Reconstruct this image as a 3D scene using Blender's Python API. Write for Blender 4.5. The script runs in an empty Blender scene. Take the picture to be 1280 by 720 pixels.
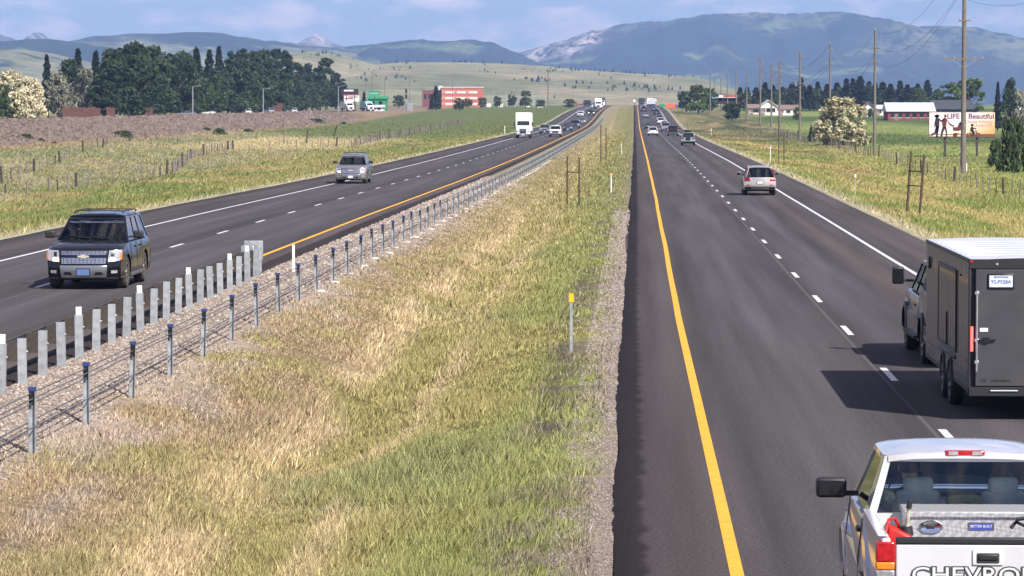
import bpy, bmesh, math, random
import numpy as np
from mathutils import Vector, Matrix, Euler
from math import radians, sin, cos, pi, tan, atan
random.seed(7); rng = np.random.default_rng(7)
sc = bpy.context.scene
COL = sc.collection
# ------------------------------------------------------------------ camera
F = 4150.0                      # focal length in pixels of a 1280 px wide frame
CAM = Vector((0, 0, 5.07))
PITCH = atan(229 / F); YAW = atan(149 * cos(PITCH) / F)
cd = bpy.data.cameras.new('camera'); cam = bpy.data.objects.new('camera', cd); COL.objects.link(cam)
cam.location = CAM; cam.rotation_euler = (radians(90) - PITCH, 0, YAW)
cd.sensor_width = 36; cd.lens = 36 * F / 1280; cd.clip_start = 0.5; cd.clip_end = 80000
sc.camera = cam
RC = Euler((radians(90) - PITCH, 0, YAW)).to_matrix()
def ray(px, py): return RC @ Vector((px - 640, 360 - py, -F))
def at(px, py, D):
    d = ray(px, py); return CAM + d * (D / d.y)
def gp(px, py, z=0.0):
    d = ray(px, py); return CAM + d * ((z - CAM.z) / d.z)
# ------------------------------------------------------------------ world, sun, exposure
SUN = Vector((0.69, -0.88, 1.0)).normalized()
w = bpy.data.worlds.new('World'); sc.world = w; w.use_nodes = True
nt = w.node_tree; nt.nodes.clear()
wo = nt.nodes.new('ShaderNodeOutputWorld'); bg = nt.nodes.new('ShaderNodeBackground')
sky = nt.nodes.new('ShaderNodeTexSky'); sky.sky_type = 'NISHITA'; sky.sun_disc = False
sky.sun_elevation = math.asin(SUN.z); sky.sun_rotation = math.atan2(SUN.x, SUN.y)
sky.altitude = 1400; sky.air_density = 1.0; sky.dust_density = 0.4; sky.ozone_density = 3.0
tint = nt.nodes.new('ShaderNodeMix'); tint.data_type = 'RGBA'; tint.blend_type = 'MULTIPLY'
tint.inputs['Factor'].default_value = 1; tint.inputs['B'].default_value = (0.78, 0.88, 1.20, 1)
nt.links.new(sky.outputs[0], tint.inputs['A'])
tc = nt.nodes.new('ShaderNodeTexCoord'); mp = nt.nodes.new('ShaderNodeMapping')
mp.inputs['Scale'].default_value = (36, 36, 105); mp.inputs['Location'].default_value = (1.3, 0.2, 0.1)
nt.links.new(tc.outputs['Generated'], mp.inputs[0])
no = nt.nodes.new('ShaderNodeTexNoise'); no.inputs['Scale'].default_value = 1.0; no.inputs['Detail'].default_value = 9; no.inputs['Roughness'].default_value = 0.58
nt.links.new(mp.outputs[0], no.inputs[0])
rp = nt.nodes.new('ShaderNodeValToRGB'); rp.color_ramp.elements[0].position = 0.46; rp.color_ramp.elements[1].position = 0.66
rp.color_ramp.elements[1].color = (0.9, 0.9, 0.9, 1)
nt.links.new(no.outputs[0], rp.inputs[0])
cm = nt.nodes.new('ShaderNodeMix'); cm.data_type = 'RGBA'; cm.inputs['B'].default_value = (13.5, 11.6, 12.2, 1)
nt.links.new(rp.outputs[0], cm.inputs['Factor']); nt.links.new(tint.outputs['Result'], cm.inputs['A'])
nt.links.new(cm.outputs['Result'], bg.inputs[0]); bg.inputs[1].default_value = 0.062
nt.links.new(bg.outputs[0], wo.inputs[0])
sd = bpy.data.lights.new('sun', 'SUN'); sd.energy = 5.0; sd.angle = radians(0.5); sd.color = (1, 0.94, 0.85)
so = bpy.data.objects.new('sun', sd); COL.objects.link(so)
so.rotation_euler = (-SUN).to_track_quat('-Z', 'Y').to_euler(); so.location = (30, -30, 60)
sc.view_settings.view_transform = 'Standard'; sc.view_settings.look = 'None'
sc.view_settings.exposure = 0.62; sc.view_settings.gamma = 1; sc.view_settings.use_curve_mapping = False
sc.render.engine = 'CYCLES'
sc.cycles.max_bounces = 6; sc.cycles.diffuse_bounces = 2; sc.cycles.glossy_bounces = 3; sc.cycles.volume_bounces = 0; sc.cycles.transparent_max_bounces = 16
# ------------------------------------------------------------------ profiles of the place (u = offset across, d = distance along)
def _sm(d, xs, ys):
    d = np.asarray(d, float); w_ = np.clip(d * .10, 0, 90); return sum(np.interp(d + w_ * k, xs, ys) for k in (-1, -.66, -.33, 0, .33, .66, 1)) / 7
def drift(d): return np.interp(d, [0, 80, 180, 300, 600, 1000, 1500, 3000], [0, 0, .2, .35, .7, 1.0, 1.5, 2.0])
def zR(d): return _sm(d, [0, 300, 450, 600, 750, 800, 870, 950, 1050, 1250, 1500, 2000, 5000], [0, 0, -.3, -.45, -.5, -.3, .5, 1.6, 2.8, 4.1, 4.8, 4.9, 4.9])
def zL(d): return _sm(d, [0, 30, 60, 100, 150, 220, 300, 400, 550, 720, 800, 870, 950, 1050, 1250, 1500, 2000, 5000], [.46, .46, .45, .43, .33, .1, -.05, -.1, -.08, -.05, .15, .6, 1.5, 2.6, 3.9, 4.7, 4.85, 4.85])
def zF(d): return _sm(d, [0, 600, 750, 900, 1050, 1300, 1600, 3000], [-1.1, -1.1, -.5, .9, 2.5, 3.8, 4.5, 4.7])
L0, L1, R0, R1 = -21.9, -10.3, -0.2, 10.85
YL_R, WH_R, YL_L, WH_L = 1.15, 8.5, -11.4, -18.8
# ------------------------------------------------------------------ numpy noise
_tab = rng.random((256, 256))
def vnoise(x, y):
    x = np.asarray(x, float); y = np.asarray(y, float)
    xi = np.floor(x).astype(int); yi = np.floor(y).astype(int); fx = x - xi; fy = y - yi
    fx = fx * fx * (3 - 2 * fx); fy = fy * fy * (3 - 2 * fy)
    g = lambda a, b: _tab[a & 255, b & 255]
    return (g(xi, yi) * (1 - fx) + g(xi + 1, yi) * fx) * (1 - fy) + (g(xi, yi + 1) * (1 - fx) + g(xi + 1, yi + 1) * fx) * fy
def fbm(x, y, o=4, r=.5):
    s = 0; a = 1; t = 0
    for i in range(o):
        s = s + a * vnoise(x * 2 ** i + 17.3 * i, y * 2 ** i + 9.1 * i); t += a; a *= r
    return s / t
def sst(a, b, x):
    t = np.clip((np.asarray(x, float) - a) / (b - a), 0, 1); return t * t * (3 - 2 * t)
def gz(u, d):
    """ground height"""
    u = np.asarray(u, float); d = np.asarray(d, float)
    u, d = np.broadcast_arrays(u, d)
    r, l, f = zR(d), zL(d), zF(d)
    n = fbm(u * .23, d * .11, 3) - .5
    z = np.zeros(u.shape)
    # median
    t = np.clip((u - L1) / (R0 - L1), 0, 1); fl = np.interp(d, [0, 300, 700, 1100], [1, 1, .7, .4])
    med = np.interp(u, [-10.3, -9.75, -8.6, -7.2, -5.7], [.03, .07, .40, .62, .95]) * -1; med2 = -np.interp(u, [-5.7, -3.5, -1.2, -.2], [.95, .42, .10, .03])
    q = sst(-6.4, -4.6, u); med = (l + med * fl) * (1 - q) + (r + med2 * fl) * q + n * .16 * np.sin(t * pi)
    # right verge
    rt = r - .03 - .1 * sst(R1, R1 + 1.5, u)
    rt = rt + (f + n * .5 - rt) * sst(R1 + .8, 22, u)
    # left
    lt = l - .03 + (f + n * .6 - l) * sst(0, 12, L0 - .8 - u)
    em = 2.95; lt = lt + 1.35 * sst(-54, -77, u) * np.interp(d, [600, 900], [1, 0])
    lt = np.where(u < -72, lt + (np.maximum(em, f) - lt) * np.clip((-75.5 - u) / 8.5, 0, 1) + n * .25 * (u > -84), lt)
    lt = np.where(u < -94.5, em - .75 * sst(0, 6, -94.5 - u) + n * .6, lt)
    lt = np.where(u < -94.5, np.maximum(lt, f + .0 * u), lt)
    z = np.where(u >= R1, rt, np.where(u <= L0, lt, med))
    # under the carriageways the ground lies below the pavement
    ur = (u > R0 + .1) & (u < R1 - .1); ul = (u > L0 + .1) & (u < L1 - .1)
    z = np.where(ur, r - .35, z); z = np.where(ul, l - .35, z)
    return z
def gzf(u, d): return float(gz(np.array([u]), np.array([d]))[0])
def P(u, d, dz=0.0): return Vector((u + float(drift(d)), d, gzf(u, d) + dz))
def gz_at(X, d): return gzf(X - float(drift(d)), d)
# ------------------------------------------------------------------ mesh builder
class MB:
    def __init__(s): s.v = []; s.f = []; s.m = []
    def add(s, vs, fs, mi=0):
        o = len(s.v); s.v += [tuple(v) for v in vs]; s.f += [tuple(i + o for i in f) for f in fs]; s.m += [mi] * len(fs); return s
    def box(s, x0, x1, y0, y1, z0, z1, mi=0):
        return s.add([(x0, y0, z0), (x1, y0, z0), (x1, y1, z0), (x0, y1, z0), (x0, y0, z1), (x1, y0, z1), (x1, y1, z1), (x0, y1, z1)],
              [(0, 3, 2, 1), (4, 5, 6, 7), (0, 1, 5, 4), (1, 2, 6, 5), (2, 3, 7, 6), (3, 0, 4, 7)], mi)
    def cbox(s, c, sz, mi=0, rot=None):
        hx, hy, hz = sz[0] / 2, sz[1] / 2, sz[2] / 2; c = Vector(c)
        vs = [Vector((a * hx, b * hy, e * hz)) for e in (-1, 1) for b in (-1, 1) for a in (-1, 1)]
        if rot is not None: vs = [rot @ v for v in vs]
        return s.add([v + c for v in vs], [(0, 2, 3, 1), (4, 5, 7, 6), (0, 1, 5, 4), (1, 3, 7, 5), (3, 2, 6, 7), (2, 0, 4, 6)], mi)
    def hexa(s, a, b, mi=0):
        """a, b: lists of 4 points, back and front face"""
        return s.add(list(a) + list(b), [(3, 2, 1, 0), (4, 5, 6, 7), (0, 1, 5, 4), (1, 2, 6, 5), (2, 3, 7, 6), (3, 0, 4, 7)], mi)
    def beam(s, p0, p1, wd, h, side=(1, 0, 0), mi=0):
        p0, p1 = Vector(p0), Vector(p1); d = (p1 - p0).normalized(); sd_ = Vector(side); sd_ = (sd_ - d * sd_.dot(d)).normalized(); n = d.cross(sd_)
        o = [(-1, -1), (1, -1), (1, 1), (-1, 1)]
        return s.hexa([p0 + sd_ * a * wd / 2 + n * b * h / 2 for a, b in o], [p1 + sd_ * a * wd / 2 + n * b * h / 2 for a, b in o], mi)
    def tube(s, pts, r, n=8, mi=0, cap=True):
        pts = [Vector(p) for p in pts]; rs = r if isinstance(r, (list, tuple)) else [r] * len(pts); vs = []; fs = []
        for i, p in enumerate(pts):
            d = (pts[min(i + 1, len(pts) - 1)] - pts[max(i - 1, 0)]).normalized()
            a = d.cross(Vector((0, 0, 1)) if abs(d.z) < .9 else Vector((1, 0, 0))).normalized(); b = d.cross(a)
            vs += [p + (a * cos(2 * pi * k / n) + b * sin(2 * pi * k / n)) * rs[i] for k in range(n)]
        for i in range(len(pts) - 1):
            for k in range(n): fs.append((i * n + k, i * n + (k + 1) % n, (i + 1) * n + (k + 1) % n, (i + 1) * n + k))
        if cap: fs += [tuple(reversed(range(n))), tuple(range((len(pts) - 1) * n, len(pts) * n))]
        return s.add(vs, fs, mi)
    def lathe(s, prof, n, M=None, mi=0):
        """prof: (r, h) about local x axis"""
        vs = []; fs = []
        for r, h in prof:
            for k in range(n): vs.append(Vector((h, r * cos(2 * pi * k / n), r * sin(2 * pi * k / n))))
        if M is not None: vs = [M @ v for v in vs]
        for i in range(len(prof) - 1):
            for k in range(n): fs.append((i * n + k, i * n + (k + 1) % n, (i + 1) * n + (k + 1) % n, (i + 1) * n + k))
        return s.add(vs, fs, mi)
    def grid(s, fn, nu, nv, mi=0):
        vs = [fn(i / nu, j / nv) for j in range(nv + 1) for i in range(nu + 1)]
        return s.add(vs, [(j * (nu + 1) + i, j * (nu + 1) + i + 1, (j + 1) * (nu + 1) + i + 1, (j + 1) * (nu + 1) + i) for j in range(nv) for i in range(nu)], mi)
    def prism(s, poly, fn0, fn1, mi=0):
        n = len(poly)
        return s.add([fn0(*p) for p in poly] + [fn1(*p) for p in poly],
              [tuple(reversed(range(n))), tuple(range(n, 2 * n))] + [(i, (i + 1) % n, n + (i + 1) % n, n + i) for i in range(n)], mi)
    def mesh(s, name, mats, smooth=None, fix=True):
        me = bpy.data.meshes.new(name); me.from_pydata(s.v, [], s.f)
        for m in (mats if isinstance(mats, (list, tuple)) else [mats]): me.materials.append(M(m))
        if any(s.m): me.polygons.foreach_set('material_index', s.m)
        if fix:
            bm = bmesh.new(); bm.from_mesh(me); bmesh.ops.recalc_face_normals(bm, faces=bm.faces); bm.to_mesh(me); bm.free()
        if smooth is not None:
            me.polygons.foreach_set('use_smooth', [True] * len(me.polygons)); me.set_sharp_from_angle(angle=radians(smooth))
        me.update(); return me
    def build(s, name, mats, parent=None, smooth=None, bevel=None, loc=None, rz=0, seg=2, fix=True):
        o = link(name, s.mesh(name, mats, smooth, fix), parent, loc, rz)
        if bevel:
            b = o.modifiers.new('bevel', 'BEVEL'); b.width = bevel; b.segments = seg; b.limit_method = 'ANGLE'; b.angle_limit = radians(40)
            o.data.polygons.foreach_set('use_smooth', [True] * len(o.data.polygons)); o.data.set_sharp_from_angle(angle=radians(50))
            if hasattr(b, 'harden_normals'): b.harden_normals = False
        return o
def link(name, data, parent=None, loc=None, rz=0):
    o = bpy.data.objects.new(name, data); COL.objects.link(o)
    if parent is not None: o.parent = parent
    if loc is not None: o.location = loc
    if rz: o.rotation_euler = (0, 0, rz)
    return o
def tag(o, label, cat, group=None):
    o['label'] = label; o['category'] = cat
    if group: o['group'] = group
    return o
def thing(name, label, cat, loc=(0, 0, 0), rz=0, group=None):
    return tag(link(name, None, None, loc, rz), label, cat, group)
def struct(o): o['kind'] = 'structure'; return o
def stuff(o): o['kind'] = 'stuff'; return o
def dup(o, parent=None):
    c = o.copy(); COL.objects.link(c); c.parent = parent
    for ch in list(o.children): dup(ch, c)
    return c
def text_mesh(txt, size, mat, extrude=.001, offset=0, sx=1.0, bold=False):
    cu = bpy.data.curves.new('lettering', 'FONT'); cu.body = txt; cu.size = size; cu.extrude = extrude; cu.offset = offset; cu.align_x = 'CENTER'; cu.align_y = 'CENTER'; cu.resolution_u = 3
    o = bpy.data.objects.new('lettering', cu); COL.objects.link(o)
    dg = bpy.context.evaluated_depsgraph_get(); me = bpy.data.meshes.new_from_object(o.evaluated_get(dg))
    bpy.data.objects.remove(o)
    me.materials.clear(); me.materials.append(M(mat))
    if sx != 1: me.transform(Matrix.Diagonal((sx, 1, 1, 1)))
    return me
# ------------------------------------------------------------------ materials
_m = {}
def M(n): return _m[n] if isinstance(n, str) else n
def mat(name, col, rough=.6, metal=0, var=.12, scale=4.0, bump=0, coat=0, spec=.5, dirt=None, detail=5):
    m = bpy.data.materials.new(name); m.use_nodes = True; t = m.node_tree; p = t.nodes['Principled BSDF']
    p.inputs['Roughness'].default_value = rough; p.inputs['Metallic'].default_value = metal; p.inputs['Specular IOR Level'].default_value = spec
    if coat: p.inputs['Coat Weight'].default_value = coat; p.inputs['Coat Roughness'].default_value = .04
    tc = t.nodes.new('ShaderNodeTexCoord'); nz = t.nodes.new('ShaderNodeTexNoise'); nz.inputs['Scale'].default_value = scale; nz.inputs['Detail'].default_value = detail
    t.links.new(tc.outputs['Object'], nz.inputs['Vector'])
    r = t.nodes.new('ShaderNodeValToRGB'); c = Vector(col[:3])
    r.color_ramp.elements[0].position = .3; r.color_ramp.elements[1].position = .7
    r.color_ramp.elements[0].color = (*(c * (1 - var)), 1); r.color_ramp.elements[1].color = (*[min(1, x * (1 + var)) for x in c], 1)
    t.links.new(nz.outputs[0], r.inputs[0])
    out = r.outputs[0]
    if dirt:
        n2 = t.nodes.new('ShaderNodeTexNoise'); n2.inputs['Scale'].default_value = scale * .37; n2.inputs['Detail'].default_value = 8; n2.inputs['Roughness'].default_value = .7
        t.links.new(tc.outputs['Object'], n2.inputs['Vector'])
        r2 = t.nodes.new('ShaderNodeValToRGB'); r2.color_ramp.elements[0].position = .48; r2.color_ramp.elements[1].position = .72
        t.links.new(n2.outputs[0], r2.inputs[0])
        mx = t.nodes.new('ShaderNodeMix'); mx.data_type = 'RGBA'; mx.inputs['B'].default_value = (*dirt, 1)
        t.links.new(r2.outputs[0], mx.inputs['Factor']); t.links.new(out, mx.inputs['A']); out = mx.outputs['Result']
    t.links.new(out, p.inputs['Base Color'])
    if bump:
        b = t.nodes.new('ShaderNodeBump'); b.inputs['Strength'].default_value = bump; b.inputs['Distance'].default_value = .02
        t.links.new(nz.outputs[0], b.inputs['Height']); t.links.new(b.outputs[0], p.inputs['Normal'])
    _m[name] = m; return m
def emit(name, col, st):
    m = mat(name, col, .3); p = m.node_tree.nodes['Principled BSDF']; p.inputs['Emission Color'].default_value = (*col, 1); p.inputs['Emission Strength'].default_value = st; return m
def glass(name, tintc, refl=.12):
    m = bpy.data.materials.new(name); m.use_nodes = True; t = m.node_tree; t.nodes.clear()
    o = t.nodes.new('ShaderNodeOutputMaterial'); tr = t.nodes.new('ShaderNodeBsdfTransparent'); gl = t.nodes.new('ShaderNodeBsdfGlossy'); mx = t.nodes.new('ShaderNodeMixShader')
    fr = t.nodes.new('ShaderNodeFresnel'); fr.inputs[0].default_value = 1.5
    nz = t.nodes.new('ShaderNodeTexNoise'); nz.inputs['Scale'].default_value = 3
    bp = t.nodes.new('ShaderNodeBump'); bp.inputs['Strength'].default_value = .05; t.links.new(nz.outputs[0], bp.inputs['Height']); 
    tr.inputs[0].default_value = (*tintc, 1); gl.inputs['Roughness'].default_value = .03; gl.inputs[0].default_value = (.9, .95, 1, 1)
    ad = t.nodes.new('ShaderNodeMath'); ad.operation = 'ADD'; ad.inputs[1].default_value = refl - .04; t.links.new(fr.outputs[0], ad.inputs[0])
    t.links.new(ad.outputs[0], mx.inputs[0]); t.links.new(tr.outputs[0], mx.inputs[1]); t.links.new(gl.outputs[0], mx.inputs[2]); t.links.new(mx.outputs[0], o.inputs[0])
    _m[name] = m; return m
mat('tyre', (.018, .017, .017), .85, bump=.3, scale=30); mat('dusty_tyre', (.06, .05, .045), .9, bump=.3, scale=30, dirt=(.12, .1, .085))
mat('chrome', (.75, .76, .78), .12, 1, .03); mat('alloy', (.5, .51, .53), .3, .9, .06); mat('black_plastic', (.02, .02, .022), .5); mat('dark_trim', (.012, .012, .014), .35)
mat('grey_plastic', (.09, .09, .1), .6); mat('undercarriage', (.012, .012, .012), .9)
mat('galv', (.50, .53, .55), .42, .75, .15, 9, dirt=(.38, .40, .42)); mat('galv_flat', (.36, .385, .41), .6, .25, .25, 7, dirt=(.20, .205, .21)); mat('rusty', (.085, .055, .038), .85, .1, .4, 12, bump=.3)
mat('cable', (.16, .16, .17), .6, .5); mat('blue_cap', (.03, .05, .17), .5); mat('white_paint', (.78, .78, .76), .5, var=.05); mat('concrete', (.52, .48, .43), .9, bump=.3, scale=14)
mat('wood_post', (.20, .17, .14), .9, var=.35, scale=14, bump=.4); mat('dark_post', (.055, .045, .038), .9, var=.3, scale=12); mat('pole_wood', (.17, .145, .125), .9, var=.25, scale=6, bump=.3, dirt=(.12, .10, .085))
mat('insulator', (.35, .33, .32), .3); mat('yellow_tag', (.85, .48, .02), .5); mat('white_tag', (.82, .8, .78), .5)
mat('red_lens', (.42, .012, .015), .15, coat=.5, var=.3, scale=25); mat('red_dark', (.20, .010, .012), .2, coat=.5); mat('amber_lens', (.75, .22, .02), .15, coat=.5); mat('clear_lens', (.62, .64, .66), .08, .6, var=.3, scale=20, coat=1)
emit('headlamp_on', (1, .93, .82), 3.0); emit('headlamp_amber', (1, .55, .28), 1.6); emit('brake_on', (1, .10, .09), 1.4)
mat('plate_white', (.62, .68, .76), .5, var=.1, scale=30); mat('plate_blue', (.10, .16, .36), .5); mat('plate_text', (.05, .09, .30), .5); mat('plate_frame', (.015, .015, .02), .4)
glass('glass_clear', (.95, .98, .96), .025); glass('glass_tint', (.30, .33, .35), .08); mat('glass_dark', (.012, .014, .018), .06, coat=.6, var=.2)
mat('seat_grey', (.42, .42, .43), .85, var=.12); mat('seat_teal', (.40, .43, .42), .8, var=.12); mat('interior_dark', (.05, .05, .05), .8)
mat('skin', (.55, .33, .24), .55, var=.06, scale=12); mat('hair', (.02, .014, .01), .7, bump=.5, scale=60); mat('shirt_dark', (.03, .03, .035), .9); mat('shirt_grey', (.25, .26, .28), .9); mat('shirt_red', (.35, .05, .05), .9)
def paint(name, c, rough=.28, metal=.0, coat=1, dirt=None, var=.03): return mat(name, c, rough, metal, var, 3, coat=coat, dirt=dirt)
paint('paint_black_blue', (.003, .004, .009), .14, coat=.3); paint('paint_black', (.009, .010, .013)); paint('paint_white', (.74, .75, .77)); paint('paint_silver', (.38, .40, .43), .3, .5)
paint('paint_pewter', (.24, .23, .235), .3, .45); paint('paint_champagne', (.46, .43, .40), .3, .35); paint('paint_charcoal', (.045, .047, .055), .3, .3); paint('paint_dark_teal', (.03, .07, .075), .3, .2)
paint('paint_pickup_white', (.60, .61, .63), .3, dirt=(.50, .49, .50)); paint('paint_grey_truck', (.014, .015, .018), .25, .2, coat=.5); paint('paint_blue', (.04, .10, .22)); paint('paint_sage', (.24, .31, .29), .35, .2)
mat('trailer_grey', (.078, .078, .086), .38, .35, .1, 2.5, coat=.25, dirt=(.095, .088, .08)); mat('trailer_roof', (.66, .68, .72), .4, .3, .05, 3); mat('trailer_frame', (.03, .03, .034), .5, .3)
mat('red_can', (.5, .02, .015), .4); mat('bag_olive', (.22, .22, .10), .9, bump=.3, scale=20); mat('camo_cap', (.35, .35, .28), .9, var=.5, scale=18); mat('label_blue', (.05, .08, .45), .4); mat('paper_yellow', (.8, .72, .4), .7); mat('rope_black', (.01, .01, .01), .8)
def diamond(name):
    m = mat(name, (.62, .62, .62), .28, .85, .1, 6); t = m.node_tree; p = t.nodes['Principled BSDF']
    tc = t.nodes.new('ShaderNodeTexCoord'); mp = t.nodes.new('ShaderNodeMapping'); mp.inputs['Rotation'].default_value = (0.2, .785, .785); mp.inputs['Scale'].default_value = (18, 18, 18)
    ck = t.nodes.new('ShaderNodeTexChecker'); ck.inputs['Scale'].default_value = 1.6; b = t.nodes.new('ShaderNodeBump'); b.inputs['Strength'].default_value = .7; b.inputs['Distance'].default_value = .01
    cmx = t.nodes.new('ShaderNodeMix'); cmx.data_type = 'RGBA'; cmx.inputs['A'].default_value = (.50, .50, .51, 1); cmx.inputs['B'].default_value = (.68, .68, .68, 1); t.links.new(ck.outputs['Fac'], cmx.inputs['Factor']); t.links.new(cmx.outputs['Result'], p.inputs['Base Color']); p.inputs['Metallic'].default_value = .55; p.inputs['Roughness'].default_value = .4
    t.links.new(tc.outputs['Object'], mp.inputs[0]); t.links.new(mp.outputs[0], ck.inputs[0]); t.links.new(ck.outputs['Fac'], b.inputs['Height']); t.links.new(b.outputs[0], p.inputs['Normal'])
diamond('diamond_plate')
# ------------------------------------------------------------------ ground sheet
def lines(*segs):
    out = []
    for a, b, st in segs: out += list(np.arange(a, b - 1e-6, st))
    out.append(segs[-1][1]); return np.array(out)
def mixc(a, b, t): return a * (1 - t[..., None]) + np.array(b) * t[..., None]
def ground_colour(u, d):
    u, d = np.broadcast_arrays(np.asarray(u, float), np.asarray(d, float))
    n1 = fbm(u * .9, d * .45, 4); n2 = fbm(u * .35 + 40, d * .12 + 3, 4); n3 = fbm(u * 2.3 + 9, d * 1.6, 3); n4 = fbm(u * .05 + 7, d * .015 + 5, 4)
    straw = (.385, .31, .155); olive = (.265, .24, .10); green = (.145, .20, .055); bluegreen = (.18, .195, .11); dead = (.315, .24, .155); pale = (.52, .40, .26)
    grav = (.30, .25, .215); soil = (.17, .14, .12)
    c = np.zeros(u.shape + (3,)) + np.array(olive)
    # --- median
    m = mixc(c, straw, sst(.42, .62, n2)); m = mixc(m, olive, sst(.5, .68, n1) * .8)
    gb = .8 * sst(-4.0, -1.6, u + (n2 - .5) * 5.2) * sst(.25, .6, n1 * .5 + n2 * .5 + .1)
    m = mixc(m, green, np.clip(gb * .9, 0, 1)); m = mixc(m, bluegreen, sst(.56, .7, n3 * .4 + n2 * .6) * .5)
    m = mixc(m, dead, sst(-5.6, -6.7, u + (n2 - .5) * 2.4) * (1 - .55 * sst(.5, .65, n1)))
    m = mixc(m, olive, sst(-6, -7, u) * sst(.58, .72, fbm(u * .5 + 80, d * .25, 3)) * .6)
    tr = np.exp(-((u + 5.75 + (n2 - .5) * .9 - .15 * np.sin(d * .06)) / .42) ** 2) * sst(.25, .5, fbm(u * .4 + 3, d * .2 + 60, 3)); m = mixc(m, pale, np.clip(tr, 0, 1) * .8)
    tr2 = np.exp(-((u + 3.9 + (n2 - .5) * .9) / .22) ** 2) * sst(.42, .6, fbm(u + 3, d * .16 + 20, 3)); m = mixc(m, pale, np.clip(tr2, 0, 1) * .65)
    m = mixc(m, soil, sst(-2.0, -1.45, u) * sst(-.5, -.9, u) * sst(.44, .58, n1 * .5 + n3 * .5) * .85)
    m = mixc(m, np.array(grav) * .72, sst(-.75, -.42, u + (n1 - .5) * .7 + (n3 - .5) * .5))
    m = mixc(m, grav, sst(-8.4, -9.0, u + (n1 - .5) * 1.4 - .7 * sst(80, 110, d)))
    m = mixc(m, (.40, .33, .30), sst(-7.0, -7.6, u + (n1 - .5) * 2) * sst(.5, .62, fbm(u * .6 + 5, d * .2 + 31, 3)) * .6)
    far = sst(90, 260, d); m = mixc(m, (.19, .18, .085), far * .6)
    # --- right verge and fields
    r = mixc(c, (.155, .19, .055), sst(.40, .6, n2)); r = mixc(r, (.33, .275, .115), sst(.48, .64, fbm(u * .28 + 50, d * .04, 4)) * .8)
    r = mixc(r, (.34, .215, .12), sst(.5, .66, fbm(u * .2 + 11, d * .022 + 2, 3)) * sst(13, 17, u) * .4)
    r = mixc(r, (.19, .22, .06), sst(21, 26, u) * .5)
    fld = sst(29, 36, u + (n2 - .5) * 5)
    fc = mixc(c * 0 + np.array((.165, .225, .062)), (.24, .245, .10), sst(.4, .65, n2)); fc = mixc(fc, (.055, .095, .035), sst(.0, 1, np.sin(d * .021 + n4 * 3) * .5 + .4) * sst(420, 480, d) * .9)
    fc = mixc(fc, (.17, .15, .085), sst(395, 370, d) * sst(330, 350, d) * .5)
    r = mixc(r, (.10, .12, .06), sst(430, 560, d) * sst(18, 24, u) * .75); r = mixc(r, (.13, .125, .07), sst(520, 640, d) * .7); r = mixc(r, (.06, .075, .035), sst(350, 450, d) * sst(.5, .6, fbm(u * .22 + 90, d * .035, 4)) * .7); r = mixc(r, (.27, .21, .12), sst(350, 450, d) * sst(.55, .64, fbm(u * .3 + 130, d * .03, 4)) * .7)
    r = np.where((fld > 0)[..., None], r * (1 - fld[..., None]) + fc * fld[..., None], r)
    r = mixc(r, (.38, .34, .25), sst(12.3, 11.3, u + (n1 - .5) * 1.2) * .75)
    # --- left fields, embankment
    l = mixc(c * .85, (.205, .205, .075), sst(.42, .6, n2)); l = mixc(l, (.125, .165, .05), sst(.45, .62, fbm(u * .12 + 22, d * .05, 4)) * .9)
    l = mixc(l, (.35, .25, .15), sst(.55, .68, fbm(u * .3 + 71, d * .06, 4)) * sst(-24, -27, u) * .35)
    l = mixc(l, (.25, .23, .16), sst(-38, -44, u) * sst(.35, .6, n1) * .8)
    l = mixc(l, (.42, .35, .19), sst(430, 480, d) * sst(620, 570, d) * sst(-35, -50, u) * sst(-66, -62, u) * .8)
    l = mixc(l, (.095, .125, .045), sst(560, 680, d) * .85)
    l = mixc(l, (.27, .19, .13), sst(-69, -74, u) * .8)
    bal = sst(-74.5, -77.5, u + (n1 - .5) * 3) * sst(1000, 900, d)
    l = mixc(l, (.17, .125, .10), bal * .95); l = mixc(l, (.11, .082, .072), bal * sst(.45, .62, n1) * .7); l = mixc(l, (.13, .135, .06), bal * sst(.46, .60, n2) * sst(-85, -78, u) * .85)
    l = mixc(l, (.20, .17, .155), sst(-83.5, -84.5, u) * sst(-95.5, -94.5, u))
    l = mixc(l, (.17, .17, .085), sst(-96, -100, u)); l = mixc(l, (.30, .28, .15), sst(-96, -100, u) * sst(.5, .6, n2) * .5)
    l = mixc(l, (.40, .36, .26), sst(-23.2, -22.3, u + (n1 - .5) * .9) * .75)
    c = np.where((u >= R1 - .2)[..., None], r, np.where((u <= L0 + .2)[..., None], l, m))
    v = .80 + .4 * fbm(u * 1.7 + 31, d * .9 + 8, 4)
    return np.clip(c * v[..., None], 0, 1)
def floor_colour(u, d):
    c = ground_colour(u, d); k = sst(-8.4, -7.6, u) * sst(-.7, -1.6, u) * sst(200, 60, d); return c * (1 - .42 * k)[..., None]  # median ground darkened under the blades: thatch tone plus soil shadow painted in
U = np.unique(np.round(np.concatenate([lines((-9000, -2000, 700), (-2000, -400, 160), (-400, -130, 30), (-130, -97, 4), (-97, -68, 1.1), (-68, -30, 1.2), (-30, -22.4, .7)), [-22.3, L0, L0 + .12, L0 + .5, -16, L1 - .5, L1 - .12], lines((L1, R0, .24)), [R0, R0 + .12, R0 + .5, 5, R1 - .5, R1 - .12, R1, 11.1], lines((11.4, 24, .55), (24, 45, 1.5), (45, 130, 6), (130, 400, 30), (400, 2000, 160), (2000, 9000, 700))]), 3))
Dl = lines((-80, 20, 8), (20, 120, .4), (120, 240, 1.0), (240, 500, 2.2), (500, 1200, 7), (1200, 2400, 40), (2400, 14000, 600))
UU, DD = np.meshgrid(U, Dl)
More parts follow.
